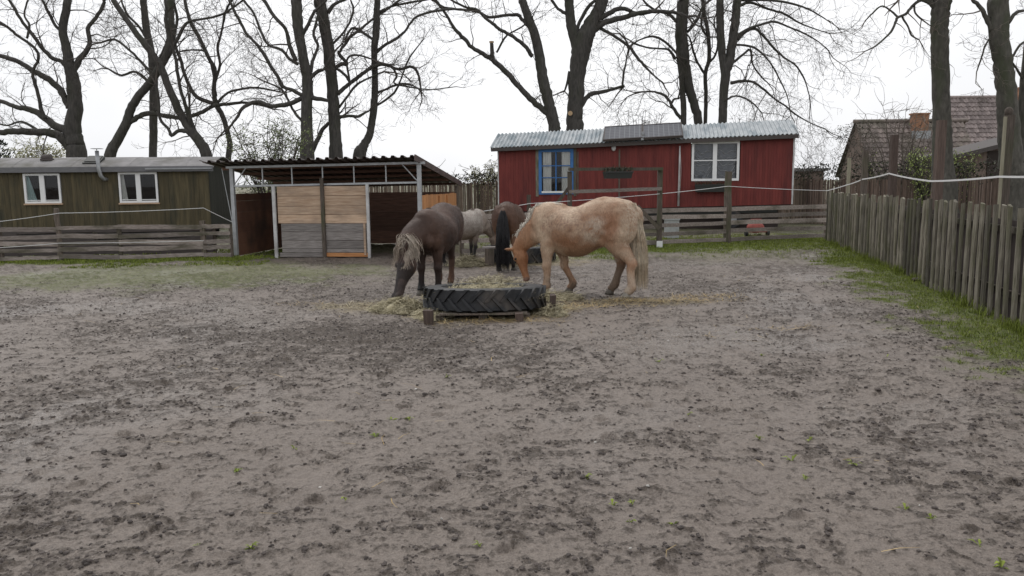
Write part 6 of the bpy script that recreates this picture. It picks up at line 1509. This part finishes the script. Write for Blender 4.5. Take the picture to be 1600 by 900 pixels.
tree('drooping_tree', 'bare tree with long drooping twigs above the white window of the red hut', 34.5, 13, [
    ('t', [(1129, 190, 13), (1130, 160, 13), (1134, 116, 14), (1140, 93, 14), (1145, 60, 13), (1149, 30, 13), (1152, 0, 12)]),
    ('t', [(1133, 120, 12), (1129, 90, 12), (1126, 58, 12), (1125, 30, 12), (1125, 0, 11)]),
    ('b', [(1153, 62, 6), (1165, 50, 5), (1180, 45, 5), (1196, 60, 4), (1211, 77, 4), (1228, 92, 3), (1242, 101, 3), (1254, 118, 3), (1261, 136, 2), (1266, 158, 2)]),
    ('b', [(1141, 130, 6), (1158, 127, 5), (1176, 128, 4), (1194, 140, 4), (1211, 155, 3), (1228, 166, 3), (1242, 178, 3), (1262, 190, 2), (1290, 202, 2)]),
    ('b', [(1146, 60, 6), (1168, 46, 5), (1190, 38, 4), (1210, 34, 4), (1232, 42, 3), (1256, 52, 3), (1280, 66, 2), (1295, 80, 2)]),
    ('b', [(1152, 10, 6), (1172, 4, 5), (1200, 14, 4), (1226, 22, 4), (1250, 36, 3), (1276, 46, 2), (1296, 52, 2)]),
    ('b', [(1142, 100, 5), (1160, 86, 4), (1172, 78, 4), (1176, 100, 3), (1188, 118, 3), (1200, 130, 2)]), ('b', [(1150, 70, 4), (1178, 74, 4), (1202, 96, 3), (1216, 120, 3), (1230, 150, 2), (1236, 180, 2)]),
    ('b', [(1128, 160, 4), (1150, 150, 3), (1172, 158, 3), (1190, 176, 2)]), ('b', [(1155, 0, 5), (1190, 0, 4), (1230, 4, 4), (1262, 14, 3), (1290, 30, 2)])], twigL=1.9, trop=(.25, 0, -.8), step=.5, dens=(1.0, 1.8, 1.4, 0))
tree('straight_tree', 'straight bare trunk with one drooping branch behind the tall posts', 24, 14, [
    ('t', [(1476, 290, 36), (1473, 262, 31), (1472, 220, 28), (1471, 183, 26), (1470, 130, 25), (1468, 73, 25), (1468, 40, 25), (1470, 15, 26), (1472, 0, 27)]),
    ('b', [(1464, 16, 12), (1455, 5, 9), (1448, 0, 8)]),
    ('b', [(1458, 8, 7), (1440, 0, 6), (1425, 10, 5), (1415, 22, 5), (1403, 27, 5), (1398, 38, 4), (1392, 50, 4), (1382, 60, 3), (1368, 72, 3), (1352, 80, 2)]),
    ('b', [(1403, 27, 4), (1388, 14, 3), (1376, 10, 3), (1362, 22, 3), (1352, 32, 2)]), ('b', [(1408, 24, 4), (1418, 40, 3), (1424, 55, 3), (1436, 62, 2)]), ('b', [(1428, 6, 4), (1430, 20, 3), (1440, 30, 3)])], bark='bark_grey', twigL=1.0, step=.45, trop=(-.1, 0, -.5), up_ext=True, twig='twig_pale', dens=(1.0, 1.2, 1.1, 0))
tree('straight_tree', 'bare double trunk tree rising behind the brown shed roof', 23, 15, [
    ('t', [(1586, 290, 40), (1581, 262, 34), (1578, 225, 32), (1576, 190, 30), (1573, 147, 28), (1568, 110, 27), (1563, 73, 27), (1560, 35, 28), (1560, 0, 29)]),
    ('b', [(1550, 48, 10), (1541, 28, 8), (1532, 12, 7), (1520, 0, 6)]), ('b', [(1545, 35, 6), (1547, 10, 5), (1552, 0, 5)]),
    ('b', [(1577, 98, 5), (1585, 84, 4), (1594, 70, 4), (1610, 60, 3)]), ('b', [(1575, 36, 7), (1588, 20, 6), (1602, 16, 5)]), ('b', [(1550, 55, 4), (1540, 70, 3), (1532, 95, 3), (1526, 112, 2)])], bark='bark_grey', twigL=1.2, step=.6, trop=(-.1, 0, -.4), twig='twig_pale')
tree('leaning_tree', 'bare trunk leaning in from the right edge of the view', 23.5, 16, [
    ('t', [(1592, 290, 20), (1594, 262, 17), (1596, 220, 17), (1600, 160, 16), (1606, 100, 16), (1612, 40, 15), (1618, 0, 14)]), ('b', [(1604, 130, 5), (1590, 110, 4), (1582, 98, 3), (1570, 90, 2)])], bark='bark_grey', twigL=1.2, twig='twig_pale')
# ---------------- shrubs and small trees in leaf
def shrub(name, label, px, py_top, py_bot, wpx, d, seed, mat, nst=16, nleaf=1500, ls=.035, cat='shrub', stemmat='twig', droop=0.0, base_z=0.0, spread=1.0, shape=None):
    rnd = random.Random(seed); random.seed(seed); x = xs_(px, d); top = D(px, py_top, d).z; bot = D(px, py_bot, d).z; W_ = wpx / F * d
    o = Vector((x, d, 0)); t = thing(name, label, cat, o, 0); st = MB(); lf = MB(); tips = []
    for k in range(nst):
        a = rnd.uniform(0, 6.283); r_ = W_ / 2 * math.sqrt(rnd.random()); e = Vector((math.cos(a) * r_, math.sin(a) * r_ * .6, bot + (top - bot) * rnd.uniform(.45, 1.0) * (1 - .35 * (r_ / (W_ / 2)) ** 2)))
        s0 = Vector((rnd.gauss(0, .1), rnd.gauss(0, .1), 0)); pts = []; n = 7
        for i in range(n + 1):
            u = i / n; q = s0.lerp(e, u); q += Vector((rnd.gauss(0, .05), rnd.gauss(0, .05), 0)) * (1 if 0 < i else 0) + Vector((0, 0, .2 * math.sin(math.pi * u))); pts.append(q)
        st.tube(pts, [max(.006, .035 * (1 - .8 * i / n)) for i in range(n + 1)], 5, False)
        for i in range(2, n + 1):
            for _ in range(4):
                q = pts[i].copy(); dd = Vector((rnd.gauss(0, 1), rnd.gauss(0, .8), rnd.gauss(.25, .6))).normalized(); pl = [q]
                L_ = W_ * .16 * rnd.uniform(.5, 1.4)
                for j in range(5):
                    dd = (dd + Vector((rnd.gauss(0, .25), rnd.gauss(0, .25), rnd.gauss(0, .2) - droop))).normalized(); q = q + dd * L_ / 4; pl.append(q)
                st.tube(pl, [.009, .008, .007, .006, .005, .004], 3, False); tips += pl[1:]
    for _ in range(nleaf):
        q = rnd.choice(tips) + Vector((rnd.gauss(0, .05), rnd.gauss(0, .05), rnd.gauss(0, .05))); s_ = ls * rnd.uniform(.5, 1.3)
        v = Vector((rnd.gauss(0, 1), rnd.gauss(0, 1), rnd.gauss(0, 1))).normalized(); b = v.orthogonal().normalized(); c = v.cross(b)
        lf.add([q - b * s_, q - c * s_ * .5, q + b * s_, q + c * s_ * .5], [(0, 1, 2, 3)])
    st.build('branches', M[stemmat], t)
    if nleaf: lf.build('foliage', M[mat], t)
    return t
shrub('leafy_shrub', 'shrub with fresh green leaves behind the left end of the shelter', 430, 183, 262, 130, 26, 31, 'leaf_dull', 26, 5200, .034)
shrub('young_birch', 'small pale green drooping birch left of the red hut', 760, 240, 300, 46, 32, 32, 'leaf_yellow', 20, 2600, .035, droop=.35, cat='tree')
shrub('willow_bush', 'yellow green budding bush over the left part of the green hut roof', 75, 222, 262, 100, 38, 33, 'leaf_yellow', 24, 6500, .05)
shrub('bare_bush', 'bare twiggy bush peeping over the tin roof near the solar panels', 1000, 168, 215, 90, 40, 34, 'leaf_dull', 22, 200, .03)
shrub('bare_bush', 'small bare bush above the right part of the tin roof', 1157, 172, 210, 40, 42, 35, 'leaf_dull', 12, 60, .03)
shrub('budding_shrub', 'bright green budding shrub left of the straight trunk by the old roof', 1440, 222, 285, 54, 26, 36, 'leaf_green', 16, 1500, .035)
shrub('budding_shrub', 'bright green budding shrub right of the straight trunk by the shed', 1502, 226, 285, 44, 27, 37, 'leaf_green', 12, 1200, .035)
shrub('fruit_tree', 'bare twiggy fruit tree in front of the old tiled roof', 1400, 155, 285, 170, 30, 38, 'leaf_dull', 26, 120, .025, cat='tree', stemmat='twig_pale')
shrub('budding_shrub', 'thin green budding shrub in front of the left end of the old roof', 1352, 215, 285, 34, 29, 39, 'leaf_green', 8, 260, .03)
def conifer():
    d = 30; o = Vector((xs_(-8, d), d, 0)); t = thing('conifer', 'dark conifer cut by the left edge above the green hut', 'tree', o); rnd = random.Random(4); top = D(0, 178, d).z
    m = MB(); m.tube([(0, 0, -.1), (0, 0, top)], [.2, .03], 8); m.build('trunk', M['bark'], t); f = MB()
    for k in range(150):
        z = 1 + (top - 1) * k / 150; L_ = 1.6 * (1 - (z / top)) ** .7 + .15; a = rnd.uniform(0, 6.28)
        for j in range(26):
            u = (j + 1) / 26; q = Vector((math.cos(a) * L_ * u, math.sin(a) * L_ * u, z - .25 * u * L_)) + Vector([rnd.gauss(0, .05) for _ in range(3)]); s_ = .09
            v = Vector((rnd.gauss(0, 1), rnd.gauss(0, 1), rnd.gauss(0, 1))).normalized(); b = v.orthogonal().normalized(); c = v.cross(b); f.add([q - b * s_, q - c * s_ * .3, q + b * s_, q + c * s_ * .3], [(0, 1, 2, 3)])
    f.build('crown', M['needle'], t)
conifer()
bpy.data.objects.remove(dummy)
